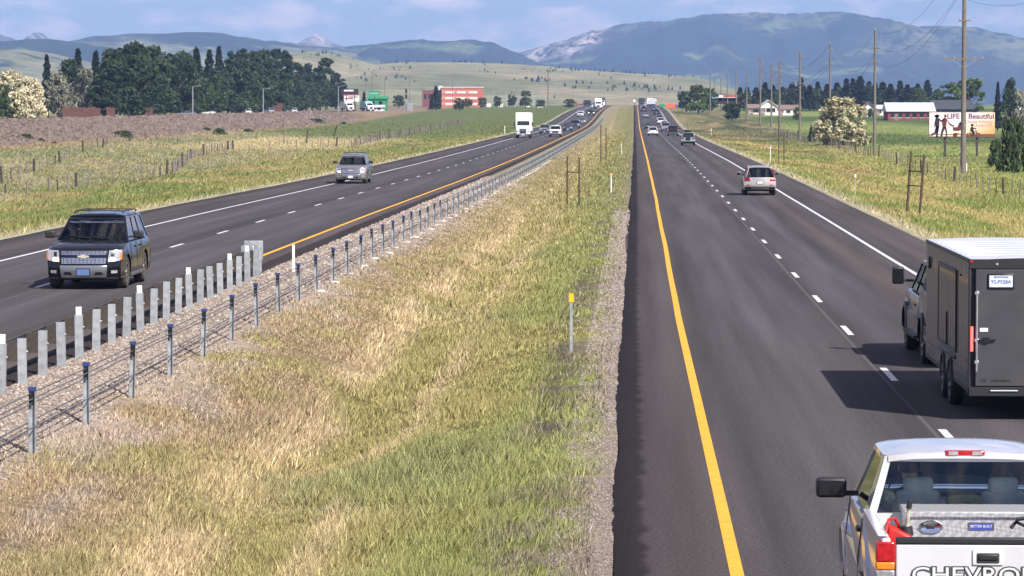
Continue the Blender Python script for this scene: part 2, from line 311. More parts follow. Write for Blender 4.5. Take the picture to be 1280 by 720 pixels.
ZZ = gz(UU, DD); VV = np.stack([UU + drift(DD), DD, ZZ], -1).reshape(-1, 3)
nu_, nd_ = len(U), len(Dl)
ii = (np.arange(nd_ - 1)[:, None] * nu_ + np.arange(nu_ - 1)[None, :]).ravel()
quads = np.stack([ii, ii + 1, ii + nu_ + 1, ii + nu_], 1)
def np_mesh(name, V, Fq, cols=None, extra=None, smooth=True, mats=()):
    me = bpy.data.meshes.new(name); k = Fq.shape[1]
    me.vertices.add(len(V)); me.vertices.foreach_set('co', V.astype(np.float32).ravel())
    me.loops.add(Fq.size); me.loops.foreach_set('vertex_index', Fq.astype(np.int32).ravel())
    me.polygons.add(len(Fq)); me.polygons.foreach_set('loop_start', np.arange(0, Fq.size, k, dtype=np.int32))
    me.update(calc_edges=True)
    if smooth: me.polygons.foreach_set('use_smooth', np.ones(len(Fq), bool))
    if cols is not None:
        a = me.color_attributes.new('col', 'FLOAT_COLOR', 'POINT'); a.data.foreach_set('color', np.concatenate([cols, np.ones((len(cols), 1))], 1).astype(np.float32).ravel())
    for kx, arr in (extra or {}).items():
        a = me.attributes.new(kx, 'FLOAT', 'POINT'); a.data.foreach_set('value', arr.astype(np.float32))
    for m in mats: me.materials.append(M(m))
    return me
def attr_mat(name, rough=.9, fine=30, famt=.25, bump=.4, bdist=.03, trans=0, spec=.3, fine2=None):
    m = bpy.data.materials.new(name); m.use_nodes = True; t = m.node_tree; p = t.nodes['Principled BSDF']; p.inputs['Roughness'].default_value = rough; p.inputs['Specular IOR Level'].default_value = spec
    a = t.nodes.new('ShaderNodeAttribute'); a.attribute_name = 'col'
    if famt:
        tc = t.nodes.new('ShaderNodeTexCoord'); nz = t.nodes.new('ShaderNodeTexNoise'); nz.inputs['Scale'].default_value = fine; nz.inputs['Detail'].default_value = 5; nz.inputs['Roughness'].default_value = .65
        t.links.new(tc.outputs['Object'], nz.inputs[0])
        r = t.nodes.new('ShaderNodeValToRGB'); r.color_ramp.elements[0].position = .3; r.color_ramp.elements[1].position = .7
        r.color_ramp.elements[0].color = (1 - famt,) * 3 + (1,); r.color_ramp.elements[1].color = (1 + famt,) * 3 + (1,)
        t.links.new(nz.outputs[0], r.inputs[0])
        mx = t.nodes.new('ShaderNodeMix'); mx.data_type = 'RGBA'; mx.blend_type = 'MULTIPLY'; mx.inputs['Factor'].default_value = 1; mx.clamp_result = False
        t.links.new(a.outputs['Color'], mx.inputs['A']); t.links.new(r.outputs[0], mx.inputs['B']); t.links.new(mx.outputs['Result'], p.inputs['Base Color'])
        if bump:
            b = t.nodes.new('ShaderNodeBump'); b.inputs['Strength'].default_value = bump; b.inputs['Distance'].default_value = bdist
            t.links.new(nz.outputs[0], b.inputs['Height']); t.links.new(b.outputs[0], p.inputs['Normal'])
    else: t.links.new(a.outputs['Color'], p.inputs['Base Color'])
    _m[name] = m; return m
attr_mat('ground_mat', 1, 6, .38, .8, .08, spec=0.02); attr_mat('blade_mat', .9, 1, 0, 0, spec=.06); attr_mat('pebble_mat', .9, 1, 0, 0); attr_mat('hill_mat', 1.0, .035, .45, 0, spec=0); attr_mat('mount_mat', 1.0, .02, .55, 0, spec=0)
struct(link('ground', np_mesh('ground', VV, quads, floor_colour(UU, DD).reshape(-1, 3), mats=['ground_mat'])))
# ------------------------------------------------------------------ carriageways
def asphalt(name, stops, joint):
    m = bpy.data.materials.new(name); m.use_nodes = True; t = m.node_tree; p = t.nodes['Principled BSDF']; p.inputs['Roughness'].default_value = .9; p.inputs['Specular IOR Level'].default_value = .10
    N = t.nodes.new; Lk = t.links.new
    au = N('ShaderNodeAttribute'); au.attribute_name = 'cross'; ad = N('ShaderNodeAttribute'); ad.attribute_name = 'along'
    cx = N('ShaderNodeCombineXYZ'); Lk(au.outputs['Fac'], cx.inputs[0]); Lk(ad.outputs['Fac'], cx.inputs[1])
    mp = N('ShaderNodeMapping'); mp.inputs['Scale'].default_value = (1.6, .035, 1); Lk(cx.outputs[0], mp.inputs[0])
    st = N('ShaderNodeTexNoise'); st.inputs['Scale'].default_value = 1; st.inputs['Detail'].default_value = 6; Lk(mp.outputs[0], st.inputs[0])
    wob = N('ShaderNodeTexNoise'); wob.inputs['Scale'].default_value = 1.1; wob.inputs['Detail'].default_value = 6; Lk(cx.outputs[0], wob.inputs[0])
    w1 = N('ShaderNodeMath'); w1.operation = 'MULTIPLY_ADD'; w1.inputs[1].default_value = .35; w1.inputs[2].default_value = -.175; Lk(wob.outputs[0], w1.inputs[0])
    uu = N('ShaderNodeMath'); uu.operation = 'ADD'; Lk(au.outputs['Fac'], uu.inputs[0]); Lk(w1.outputs[0], uu.inputs[1])
    a, b = stops[0][0], stops[-1][0]
    mr = N('ShaderNodeMapRange'); mr.inputs['From Min'].default_value = a; mr.inputs['From Max'].default_value = b; Lk(uu.outputs[0], mr.inputs['Value'])
    r = N('ShaderNodeValToRGB'); e = r.color_ramp.elements
    while len(e) < len(stops): e.new(.5)
    for i, (q, cc) in enumerate(stops): e[i].position = (q - a) / (b - a); e[i].color = (*cc, 1)
    Lk(mr.outputs[0], r.inputs[0])
    sr = N('ShaderNodeValToRGB'); sr.color_ramp.elements[0].position = .32; sr.color_ramp.elements[1].position = .68; sr.color_ramp.elements[0].color = (.78, .78, .78, 1); sr.color_ramp.elements[1].color = (1.22, 1.2, 1.22, 1); Lk(st.outputs[0], sr.inputs[0])
    m1 = N('ShaderNodeMix'); m1.data_type = 'RGBA'; m1.blend_type = 'MULTIPLY'; m1.inputs['Factor'].default_value = 1; Lk(r.outputs[0], m1.inputs['A']); Lk(sr.outputs[0], m1.inputs['B'])
    fn = N('ShaderNodeTexNoise'); fn.inputs['Scale'].default_value = 22; fn.inputs['Detail'].default_value = 4; fn.inputs['Roughness'].default_value = .75; Lk(cx.outputs[0], fn.inputs[0])
    fr = N('ShaderNodeValToRGB'); fr.color_ramp.elements[0].position = .32; fr.color_ramp.elements[1].position = .68; fr.color_ramp.elements[0].color = (.45, .45, .45, 1); fr.color_ramp.elements[1].color = (1.6, 1.58, 1.58, 1); Lk(fn.outputs[0], fr.inputs[0])
    m2 = N('ShaderNodeMix'); m2.data_type = 'RGBA'; m2.blend_type = 'MULTIPLY'; m2.inputs['Factor'].default_value = 1; Lk(m1.outputs['Result'], m2.inputs['A']); Lk(fr.outputs[0], m2.inputs['B'])
    # construction joint between the two lanes
    dj = N('ShaderNodeMath'); dj.operation = 'SUBTRACT'; dj.inputs[1].default_value = joint; Lk(au.outputs['Fac'], dj.inputs[0])
    ab = N('ShaderNodeMath'); ab.operation = 'ABSOLUTE'; Lk(dj.outputs[0], ab.inputs[0])
    jr = N('ShaderNodeMapRange'); jr.inputs['From Min'].default_value = .015; jr.inputs['From Max'].default_value = .045; jr.inputs['To Min'].default_value = .45; jr.inputs['To Max'].default_value = 0; Lk(ab.outputs[0], jr.inputs['Value'])
    m3 = N('ShaderNodeMix'); m3.data_type = 'RGBA'; m3.inputs['B'].default_value = (.16, .15, .155, 1); Lk(jr.outputs[0], m3.inputs['Factor']); Lk(m2.outputs['Result'], m3.inputs['A'])
    Lk(m3.outputs['Result'], p.inputs['Base Color'])
    bm_ = N('ShaderNodeBump'); bm_.inputs['Strength'].default_value = .35; bm_.inputs['Distance'].default_value = .01; Lk(fn.outputs[0], bm_.inputs['Height']); Lk(bm_.outputs[0], p.inputs['Normal'])
    _m[name] = m
A_ = (.070, .066, .069); B_ = (.083, .078, .082); C_ = (.058, .054, .056); Dk = (.031, .026, .026); Sh = (.076, .066, .065); Br = (.083, .070, .066)
asphalt('asphalt_right', [(-.3, Dk), (.12, Dk), (.2, Sh), (1.05, Sh), (1.5, C_), (2.2, A_), (3.0, B_), (3.9, A_), (4.5, C_), (5.3, A_), (5.9, B_), (6.6, C_), (7.3, Br), (8.3, A_), (8.8, C_), (9.6, Sh), (10.9, C_)], 4.70)
asphalt('asphalt_left', [(-22, C_), (-20.5, Sh), (-19.2, C_), (-18.4, A_), (-17.4, B_), (-16.4, A_), (-15.6, C_), (-14.8, A_), (-13.6, B_), (-12.4, A_), (-11.6, C_), (-11.2, Br), (-10.9, Br), (-10.75, Dk), (-10.2, Dk)], -14.9)
dR = lines((-80, 20, 4), (20, 130, .35), (130, 400, 2), (400, 1600, 10), (1600, 3000, 100))
def road_sheet(name, ua, ub, zf, matn):
    us = np.concatenate([[ua - .05, ua], np.linspace(ua, ub, 12)[1:-1], [ub, ub + .05]])
    g, dd = np.meshgrid(us, dR)
    wob = (fbm(dd * 1.9, dd * 0 + ua * 3, 4, .7) - .5) * .10 + (fbm(dd * .12, dd * 0 + ub, 2) - .5) * .2
    e = np.zeros(g.shape); e[:, :2] = wob[:, :2]; e[:, -2:] = wob[:, -2:] * .5
    z = zf(dd) + 0.0; z[:, 0] -= .12; z[:, -1] -= .12
    V = np.stack([g + e + drift(dd), dd, z], -1).reshape(-1, 3); n = len(us)
    i = (np.arange(len(dR) - 1)[:, None] * n + np.arange(n - 1)[None, :]).ravel(); Q = np.stack([i, i + 1, i + n + 1, i + n], 1)
    return struct(link(name, np_mesh(name, V, Q, None, {'cross': (g + e).ravel(), 'along': dd.ravel()}, mats=[matn])))
road_r = road_sheet('highway_right', R0, R1, zR, 'asphalt_right'); road_l = road_sheet('highway_left', L0, L1, zL, 'asphalt_left')
def worn(name, c, d1):
    m = mat(name, c, .7, var=.10, scale=5, dirt=d1); t = m.node_tree; p = t.nodes['Principled BSDF']; src = p.inputs['Base Color'].links[0].from_socket
    tc = t.nodes.new('ShaderNodeTexCoord'); n = t.nodes.new('ShaderNodeTexNoise'); n.inputs['Scale'].default_value = 14; n.inputs['Detail'].default_value = 7; n.inputs['Roughness'].default_value = .75; t.links.new(tc.outputs['Object'], n.inputs[0])
    r = t.nodes.new('ShaderNodeValToRGB'); r.color_ramp.elements[0].position = .56; r.color_ramp.elements[1].position = .68; r.color_ramp.elements[1].color = (.8, .8, .8, 1); t.links.new(n.outputs[0], r.inputs[0])
    mx = t.nodes.new('ShaderNodeMix'); mx.data_type = 'RGBA'; mx.inputs['B'].default_value = (.07, .06, .06, 1); t.links.new(r.outputs[0], mx.inputs['Factor']); t.links.new(src, mx.inputs['A']); t.links.new(mx.outputs['Result'], p.inputs['Base Color'])
worn('line_yellow', (.80, .40, .022), (.62, .30, .03)); worn('line_white', (.66, .66, .67), (.45, .44, .44))
def stripe(name, u, wd, zf, m, parent):
    ds = dR[(dR > -40)]; X = u + drift(ds) + (fbm(ds * .05, ds * 0 + u, 2) - .5) * .05
    h = np.full(len(ds), wd / 2) * np.interp(ds, [0, 150, 600], [1, 1, 1.3])
    V = np.concatenate([np.stack([X - h, ds, zf(ds) + .004], 1), np.stack([X + h, ds, zf(ds) + .004], 1)]); n = len(ds); i = np.arange(n - 1)
    o = link(name, np_mesh(name, V, np.stack([i, i + n, i + n + 1, i + 1], 1), mats=[m]), parent); return o
stripe('edge_line', YL_R, .15, zR, 'line_yellow', road_r); stripe('edge_line', WH_R, .14, zR, 'line_white', road_r)
stripe('edge_line', YL_L, .15, zL, 'line_yellow', road_l); stripe('edge_line', WH_L, .14, zL, 'line_white', road_l)
dm = MB().add([(-.065, -1.5, 0), (.065, -1.52, 0), (.07, 1.5, 0), (-.06, 1.53, 0)], [(0, 1, 2, 3)]).mesh('lane_dash', 'line_white')
for par, u, zf, ph in ((road_r, 4.86, zR, 50.4), (road_l, -15.1, zL, 109.5)):
    for k in range(-12, 52):
        d = ph + 12.19 * k
        if d < -10: continue
        o = link('lane_dash', dm, par, (u + float(drift(d)), d, float(zf(d)) + .004)); o.rotation_euler = (math.atan((zf(d + 1) - zf(d - 1)) / 2), 0, 0)
# ------------------------------------------------------------------ hills and mountains
def ridge(name, pts, Dr, Db, cfn, rough=(.1, 500), jag=1.0, nx=420, ny=70, mt='hill_mat', back=1.5, sh=1.7, zb=3.0):
    px = np.array([p[0] for p in pts], float); py = np.array([p[1] for p in pts], float)
    xs = np.array([at(a, b, Dr).x for a, b in pts]); zs = np.array([at(a, b, Dr).z for a, b in pts])
    span = xs[-1] - xs[0]; X = np.linspace(xs[0] - 60 if xs[0] > at(0, 100, Dr).x + 50 else xs[0] - span * .25, xs[-1] + (60 if xs[-1] < at(1280, 100, Dr).x - 50 else span * .25), nx)
    zr = np.interp(X, xs, zs)
    S = np.linspace(0, back, ny); XX, SS = np.meshgrid(X, S)
    ZR = np.interp(XX, xs, zs) + (fbm(XX * .05, XX * 0 + 3, 3) - .5) * jag * 2
    prof = np.where(SS <= 1, np.sin(np.clip(SS, 0, 1) * pi / 2) ** sh, np.cos(np.clip((SS - 1) / (back - 1 + .3), 0, 1) * pi / 2))
    amp, wl = rough
    nz = fbm(XX / wl + 5, SS * (Dr - Db) / wl * .6 + 3, 5, .55) - .5
    gul = np.abs(fbm(XX / wl * 1.4 + 8, SS * (Dr - Db) / wl * .25, 4) - .5) * 2
    k = np.sin(np.clip(SS, 0, 1) * pi) ** .8
    Z = zb + (ZR - zb) * prof + (nz * 1.3 - gul * .9 + .25) * amp * (ZR - zb) * k
    Dd = Db + (Dr - Db) * SS
    Z = np.minimum(Z, CAM.z + (ZR - CAM.z) * np.clip(Dd / Dr, 0, 1) * (1 - .0 * SS)) if True else Z
    V = np.stack([XX, Dd, Z], -1).reshape(-1, 3); i = (np.arange(ny - 1)[:, None] * nx + np.arange(nx - 1)[None, :]).ravel()
    o = struct(link(name, np_mesh(name, V, np.stack([i, i + 1, i + nx + 1, i + nx], 1), cfn(XX, SS, gul).reshape(-1, 3), mats=[mt])))
    def zat(x, d):
        s = (d - Db) / (Dr - Db); ix = int(np.clip((x - X[0]) / (X[1] - X[0]), 0, nx - 1)); iy = int(np.clip(s / S[1], 0, ny - 1)); return float(Z[iy, ix])
    return o, zat, (Db, Dr)
FOR = np.array((.022, .034, .020)); GRA = np.array((.245, .235, .125)); ROCK = np.array((.56, .47, .44)); SLOPE = np.array((.17, .18, .10))
def col_forest(th0, th1, wl=260, rockband=None, green=(.12, .15, .06)):
    def f(X, S, g):
        n = fbm(X / wl + 2, S * 9 + 1, 5, .6); c = np.zeros(X.shape + (3,)) + FOR
        c = mixc(c, green, sst(th0, th1, n)); c = c * (.7 + .6 * fbm(X / 22, S * 80, 3))[..., None]
        if rockband is not None:
            for x0, s0, rx, rs in rockband:
                k = (1 if rs > 0 else .8) * np.exp(-(((X - x0 - (S - s0) * 200) / rx) ** 2 + ((S - s0) / rs) ** 2)) * sst(.44, .54, fbm(X / 26 + 9, S * 46, 5, .65)); c = mixc(c, ROCK if rs > 0 else SLOPE, np.clip(k * 1.2, 0, 1))
        return c
    return f
def col_grass(fp=.62, wl=180, gr=GRA):
    def f(X, S, g):
        n = fbm(X / wl + 4, S * 7 + 6, 4, .55); c = np.zeros(X.shape + (3,)) + gr
        c = mixc(c, (.31, .27, .16), sst(.4, .65, fbm(X / 90 + 30, S * 6, 3))); c = mixc(c, (.16, .18, .08), sst(.5, .7, fbm(X / 120 + 70, S * 5, 4)) * .7)
        k = sst(fp, fp + .05, n * .75 + fbm(X / 40, S * 25, 3) * .25); c = mixc(c, FOR * 1.2, k)
        return c * (.85 + .3 * g)[..., None]
    return f
mX = lambda px, D: at(px, 60, D).x
ridge('mountain', [(560, 95), (620, 80), (655, 66), (680, 58), (700, 51), (720, 46), (740, 39), (775, 31), (800, 27), (820, 27), (840, 25), (870, 20), (900, 17), (920, 18), (940, 15), (975, 18), (1010, 17), (1040, 15), (1060, 19), (1090, 24), (1110, 31), (1120, 37), (1140, 34), (1165, 33), (1185, 36), (1205, 41), (1240, 47), (1280, 52), (1400, 60)], 10500, 7600,
      col_forest(.58, .68, 200, [(mX(732, 10500), .76, 48, .22), (mX(680, 10500), .76, 60, .20), (mX(668, 10500), .6, 50, .12), (mX(1112, 10500), .985, 45, .02), (mX(805, 10500), .88, 70, -.10), (mX(935, 10500), .84, 150, -.09), (mX(1010, 10500), .84, 60, -.06), (mX(1110, 10500), .62, 80, -.06), (mX(1085, 10500), .5, 110, -.06), (mX(1165, 10500), .68, 110, -.16), (mX(1215, 10500), .52, 120, -.10)]), (.34, 480), 5, mt='mount_mat', nx=620, ny=130)
ridge('mountain', [(350, 80), (400, 68), (430, 62), (450, 58), (480, 55), (510, 51), (540, 50), (560, 52), (580, 49), (600, 50), (615, 53), (630, 60), (645, 66), (675, 78), (720, 92)], 8600, 6500, col_forest(.50, .62, 240), (.28, 360), 5, mt='mount_mat', nx=300)
ridge('mountain', [(90, 66), (115, 60), (130, 50), (150, 45), (170, 43), (185, 42), (210, 43), (240, 42), (262, 40), (290, 44), (330, 50), (370, 55), (420, 60), (450, 64), (520, 76)], 8200, 6000, col_forest(.44, .58, 220, green=(.20, .21, .10)), (.26, 360), 4, mt='mount_mat', nx=340)
ridge('mountain_peak', [(352, 64), (370, 56), (380, 51), (386, 47), (391, 43), (397, 42.5), (403, 47), (410, 51), (420, 55), (432, 60), (450, 66)], 11600, 10900, col_forest(.3, .4, 150, [(mX(397, 11600), .85, 70, .16)], green=(.13, .13, .13)), (.25, 300), 8, mt='mount_mat', nx=120, zb=100)
ridge('mountain_peak', [(-140, 52), (-60, 47), (0, 43), (10, 46), (22, 52), (34, 53), (42, 46), (48, 40.5), (55, 45), (64, 52), (90, 58)], 11600, 10900, col_forest(.4, .55, 150, [(mX(48, 11600), .85, 30, .12)], green=(.11, .11, .12)), (.2, 300), 6, mt='mount_mat', nx=160, zb=100)
ridge('mountain', [(-180, 58), (-80, 52), (0, 55), (30, 51), (50, 49), (80, 50), (105, 54), (125, 58), (150, 62), (200, 72)], 7200, 5600, col_forest(.62, .7, 260), (.1, 300), 5, mt='mount_mat', nx=240)
ridge('hill', [(-160, 66), (-60, 60), (0, 63), (30, 62), (60, 66), (100, 76), (150, 84)], 5200, 4200, col_grass(.60), (.08, 260), .6, nx=200)
hillA = ridge('hill', [(440, 90), (470, 84), (490, 80), (515, 78), (540, 78), (590, 78), (640, 80), (700, 84), (760, 90), (820, 93), (860, 96), (880, 103), (910, 114), (950, 124), (1000, 128)], 4600, 2500, col_grass(.70), (.15, 420), .5, nx=420, ny=90)
hillB = ridge('hill', [(200, 98), (300, 82), (350, 72), (380, 68), (405, 65), (430, 70), (470, 81), (500, 90), (540, 100), (580, 110), (620, 120)], 3900, 2700, col_grass(.68, gr=np.array((.255, .24, .14))), (.10, 300), .4, nx=300)
def haze_box():
    b = MB().box(-9500, 9500, -400, 12600, -2.6, 345)
    m = bpy.data.materials.new('haze_mat'); m.use_nodes = True; t = m.node_tree; t.nodes.clear(); o = t.nodes.new('ShaderNodeOutputMaterial'); v = t.nodes.new('ShaderNodeVolumePrincipled')
    v.inputs['Color'].default_value = (.38, .57, 1.0, 1); v.inputs['Density'].default_value = 9.8e-5; v.inputs['Anisotropy'].default_value = .0
    t.links.new(v.outputs[0], o.inputs['Volume']); _m['haze_mat'] = m
    stuff(b.build('haze', 'haze_mat'))
haze_box()
# ------------------------------------------------------------------ vehicles (local +y is forward, origin on the ground under the middle)
def shell_patch(mb, fn, nu, nv, inv, mi=0):
    """sheet of thickness inv: fn(a,b) gives the outer face"""
    inv = Vector(inv); o = [[Vector(fn(i / nu, j / nv)) for i in range(nu + 1)] for j in range(nv + 1)]
    vs = [p for r in o for p in r]; n = len(vs); vs2 = vs + [p + inv for p in vs]; w = nu + 1; fs = []
    for j in range(nv):
        for i in range(nu):
            a = j * w + i; fs.append((a, a + 1, a + w + 1, a + w)); fs.append((n + a, n + a + w, n + a + w + 1, n + a + 1))
    rim = [i for i in range(w)] + [j * w + nu for j in range(1, nv + 1)] + [nv * w + i for i in range(nu - 1, -1, -1)] + [j * w for j in range(nv - 1, 0, -1)]
    for k in range(len(rim)): a, b = rim[k], rim[(k + 1) % len(rim)]; fs.append((a, n + a, n + b, b))
    return mb.add(vs2, fs, mi)
def bil(q, a, b):
    """q: bl, br, tr, tl"""
    return (Vector(q[0]) * (1 - a) + Vector(q[1]) * a) * (1 - b) + (Vector(q[3]) * (1 - a) + Vector(q[2]) * a) * b
_wheel_cache = {}
def wheel_meshes(r, wd, tyre='tyre', rim='alloy', spokes=6):
    k = (round(r, 3), wd, tyre, rim, spokes)
    if k not in _wheel_cache:
        h = wd / 2; t = MB().lathe([(r * .60, -h * .9), (r * .66, -h), (r * .9, -h), (r * .985, -h * .72), (r, -h * .3), (r, h * .3), (r * .985, h * .72), (r * .9, h), (r * .66, h), (r * .60, h * .9), (r * .60, -h * .9)], 28)
        m = MB(); m.lathe([(.001, h * .35), (r * .60, h * .35)], 24, mi=1); m.lathe([(r * .55, h * .92), (r * .645, h * .95), (r * .645, h * .3), (r * .55, h * .3)], 24)
        for s in range(spokes):
            a = 2 * pi * s / spokes; m.beam((h * .62, 0, 0), (h * .78, r * .6 * cos(a), r * .6 * sin(a)), r * .16, h * .25, (0, -sin(a), cos(a)))
        m.lathe([(.001, h * .85), (r * .16, h * .85), (r * .18, h * .5)], 12)
        _wheel_cache[k] = (t.mesh('tyre', tyre, 40), m.mesh('rim', [rim, 'dark_trim'], 40))
    return _wheel_cache[k]
class Veh:
    def __init__(s, name, label, cat, S, loc, rz=0, group=None):
        s.S = S; s.root = thing(name, label, cat, loc, rz, group); s.L = S['L']; s.W = S['W']; s.top = S['top']; s.paint = S['paint']
        fr = sorted([(z, y) for y, z in s.top if y > s.L / 2 - .5]); rr = sorted([(z, y) for y, z in s.top if y < -s.L / 2 + .35])
        s.fz, s.fyy = zip(*fr); s.rz_, s.ryy = zip(*rr); s.cf = S.get('cf', .2); s.cr = S.get('cr', .07)
    def hw(s, y, z):
        e = max(0, (abs(y) - (s.L / 2 - .75)) / .75); k = 1 - (.075 if y > 0 else .035) * e * e
        return s.W / 2 * k - (.03 * max(0, min(1, (.55 - z) / .3))) - .045 * max(0, min(1, (z - .8) / .4))
    def pc(s, y, u):
        if y > s.L / 2 - .9: return -s.cf * ((y - s.L / 2 + .9) / .9) * abs(u) ** 3
        if y < -s.L / 2 + .5: return s.cr * ((-y - s.L / 2 + .5) / .5) * abs(u) ** 3
        return 0
    def fy(s, x, z): y = float(np.interp(z, s.fz, s.fyy)); return y + s.pc(y, x / s.hw(y, z))
    def ry(s, x, z): y = float(np.interp(z, s.rz_, s.ryy)); return y + s.pc(y, x / s.hw(y, z))
    def body(s):
        S = s.S; gc = S['gc']; r = S['wr'] + S.get('gap', .07); out = list(s.top)
        bot = []
        for yw in sorted(S['wheels'], reverse=True):
            dz = S['wr'] - gc; a0 = math.asin(max(-1, min(1, -dz / r)))
            for k in range(11):
                a = a0 + (pi - 2 * a0) * k / 10; bot.append((yw + r * cos(a), S['wr'] + r * sin(a)))
        out += bot; us = [-1, -.975, -.88, -.55, 0, .55, .88, .975, 1]; vs = []
        for y, z in out:
            for u in us:
                x = u * s.hw(y, z); zz = z - (.05 * u ** 4 + (.05 if abs(u) == 1 else .014 if abs(u) > .95 else 0)) * (1 if z > .82 and (y, z) in s.top else 0)
                vs.append((x, y + s.pc(y, u), zz))
        n = len(us); m = len(out); fs = [(i * n + k, i * n + k + 1, ((i + 1) % m) * n + k + 1, ((i + 1) % m) * n + k) for i in range(m) for k in range(n - 1)]
        fs += [tuple(i * n for i in range(m)), tuple(i * n + n - 1 for i in reversed(range(m)))]
        b = MB().add(vs, fs).build('body', s.paint, s.root, smooth=38); s.bodyob = b
        lo = MB().box(-s.W / 2 + .12, s.W / 2 - .12, min(S['wheels']) - .5, max(S['wheels']) + .5, gc - .06, gc + .02); lo.build('underbody', 'undercarriage', s.root)
        return s
    def wheels(s, tyre='tyre', rim='alloy', spokes=6):
        S = s.S; t, rm = wheel_meshes(S['wr'], S.get('ww', .25), tyre, rim, spokes)
        for yw in S['wheels']:
            for sd in (-1, 1):
                e = link('wheel', t, s.root, (sd * (s.W / 2 - S.get('ww', .25) / 2 - .03), yw, S['wr'])); e.rotation_euler = (.4, 0, 0 if sd > 0 else pi)
                link('rim', rm, e)
        return s
    def fpatch(s, name, m, q, off=.012, depth=.06, n=(6, 3), parent=None, rear=False, bevel=None):
        f = s.ry if rear else s.fy; sg = -1 if rear else 1; b = MB()
        def fn(a, c):
            p = bil([(x, 0, z) for x, z in q], a, c); return Vector((p.x, f(p.x, p.z) + sg * off, p.z))
        shell_patch(b, fn, n[0], n[1], (0, -sg * depth, 0)); return b.build(name, m, parent or s.root, smooth=35, bevel=bevel)
    def both(s, name, m, q, **k):
        o = None
        for sd in (-1, 1): o = s.fpatch(name, m, [(sd * x, z) for x, z in q], **k)
        return o
    def spatch(s, name, m, sd, q, off=.008, depth=.03, n=(4, 2), parent=None):
        b = MB()
        def fn(a, c):
            p = bil([(0, y, z) for y, z in q], a, c); return Vector((sd * (s.hw(p.y, p.z) + off), p.y, p.z))
        shell_patch(b, fn, n[0], n[1], (-sd * depth, 0, 0)); return b.build(name, m, parent or s.root)
    def cabin(s, gf='glass_tint', gs='glass_tint', gr='glass_tint', seats=True, seatm='seat_grey', rows=((.3,), ), pil=((0, .055), (.36, .40), (.68, .72), (.965, 1)), railv=.90, pm=None):
        c = s.S['cab']; zb, zr, wt = c['zb'], c['zr'], c['wt']; pm = pm or s.paint
        wb = lambda y: s.hw(y, zb) - .035
        def side(sd, t, v):
            yb = c['bf'] + (c['bb'] - c['bf']) * t; yt = c['rf'] + (c['rb'] - c['rf']) * t
            y = yb + (yt - yb) * v; x = wb(yb) + (wt - wb(yb)) * (v + .10 * v * (1 - v)); return Vector((sd * x, y, zb - .03 + (zr - zb + .03) * v))
        def frontp(u, v, y0, y1, bulge):
            w_ = wb(y0) + (wt - wb(y0)) * (v + .10 * v * (1 - v)); return Vector((u * w_, y0 + (y1 - y0) * v + bulge * (1 - u * u) * (1 - .6 * v), zb - .03 + (zr - zb + .03) * v))
        for sd in (-1, 1):
            for a, b in pil:
                m = MB(); shell_patch(m, lambda i, j: side(sd, a + (b - a) * i, j), 1, 5, (-sd * .05, 0, 0)); m.build('pillar', pm, s.root, smooth=40)
            m = MB(); shell_patch(m, lambda i, j: side(sd, i, railv + (1 - railv) * j), 6, 1, (-sd * .05, 0, 0)); m.build('roof_rail_trim', pm, s.root, smooth=40)
            for k in range(len(pil) - 1):
                a, b = pil[k][1], pil[k + 1][0]
                m = MB(); shell_patch(m, lambda i, j: side(sd, a - .004 + (b - a + .008) * i, -.0 + railv * j * 1.01) - Vector((sd * .018, 0, 0)), 3, 3, (-sd * .006, 0, 0)); m.build('side_window', gs, s.root, smooth=40)
        def bars(y0, y1, bulge, gm, name, sg, e=.06):
            for sd in (-1, 1):
                m = MB(); shell_patch(m, lambda i, j: frontp(sd * (1 - e + e * i), j, y0, y1, bulge), 1, 5, (0, -sg * .06, 0)); m.build('pillar', pm, s.root, smooth=40)
            m = MB(); shell_patch(m, lambda i, j: frontp((1 - e) * (2 * i - 1), c.get('hv', .91) + (1 - c.get('hv', .91)) * j, y0, y1, bulge), 8, 1, (0, -sg * .06, 0)); m.build('header', pm, s.root, smooth=40)
            m = MB(); shell_patch(m, lambda i, j: frontp((1 - e * .9) * (2 * i - 1), (c.get('hv', .91) + .01) * j, y0, y1, bulge) - Vector((0, sg * .02, 0)), 10, 5, (0, -sg * .006, 0)); return m.build(name, gm, s.root, smooth=60)
        bars(c['bf'], c['rf'], c.get('bulge', .10), gf, 'windshield', 1)
        if gr: bars(c['bb'], c['rb'], -.05, gr, 'rear_window', -1, c.get('re', .08))
        m = MB(); cr = c.get('crown', .045)
        def roof(i, j):
            u = 2 * i - 1; v = 2 * j - 1; y = (c['rb'] - .02) + (c['rf'] - c['rb'] + .05) * j + (c.get('bulge', .1) * .4 * (1 - u * u) * j) - .05 * (1 - u * u) * (1 - j)
            return Vector((u * (wt + .012) * (1 - .055 * abs(v) ** 8), y, zr + .012 + cr * (1 - abs(u) ** 2.6) * (1 - .55 * abs(v) ** 3) - .012 * abs(u) ** 8))
        shell_patch(m, roof, 12, 8, (0, 0, -.055)); s.roof = m.build('roof', s.paint, s.root, smooth=45); s.roof_fn = roof
        fl = MB(); fl.box(-s.W / 2 + .2, s.W / 2 - .2, c['bb'] + .12, c['bf'] - .25, zb - .12, zb - .035); fl.build('interior_floor', 'interior_dark', s.root)
        d = MB(); d.box(-s.W / 2 + .2, s.W / 2 - .2, c['bf'] - .5, c['bf'] - .12, zb - .05, zb + .03); d.build('dashboard', 'interior_dark', s.root, bevel=.03)
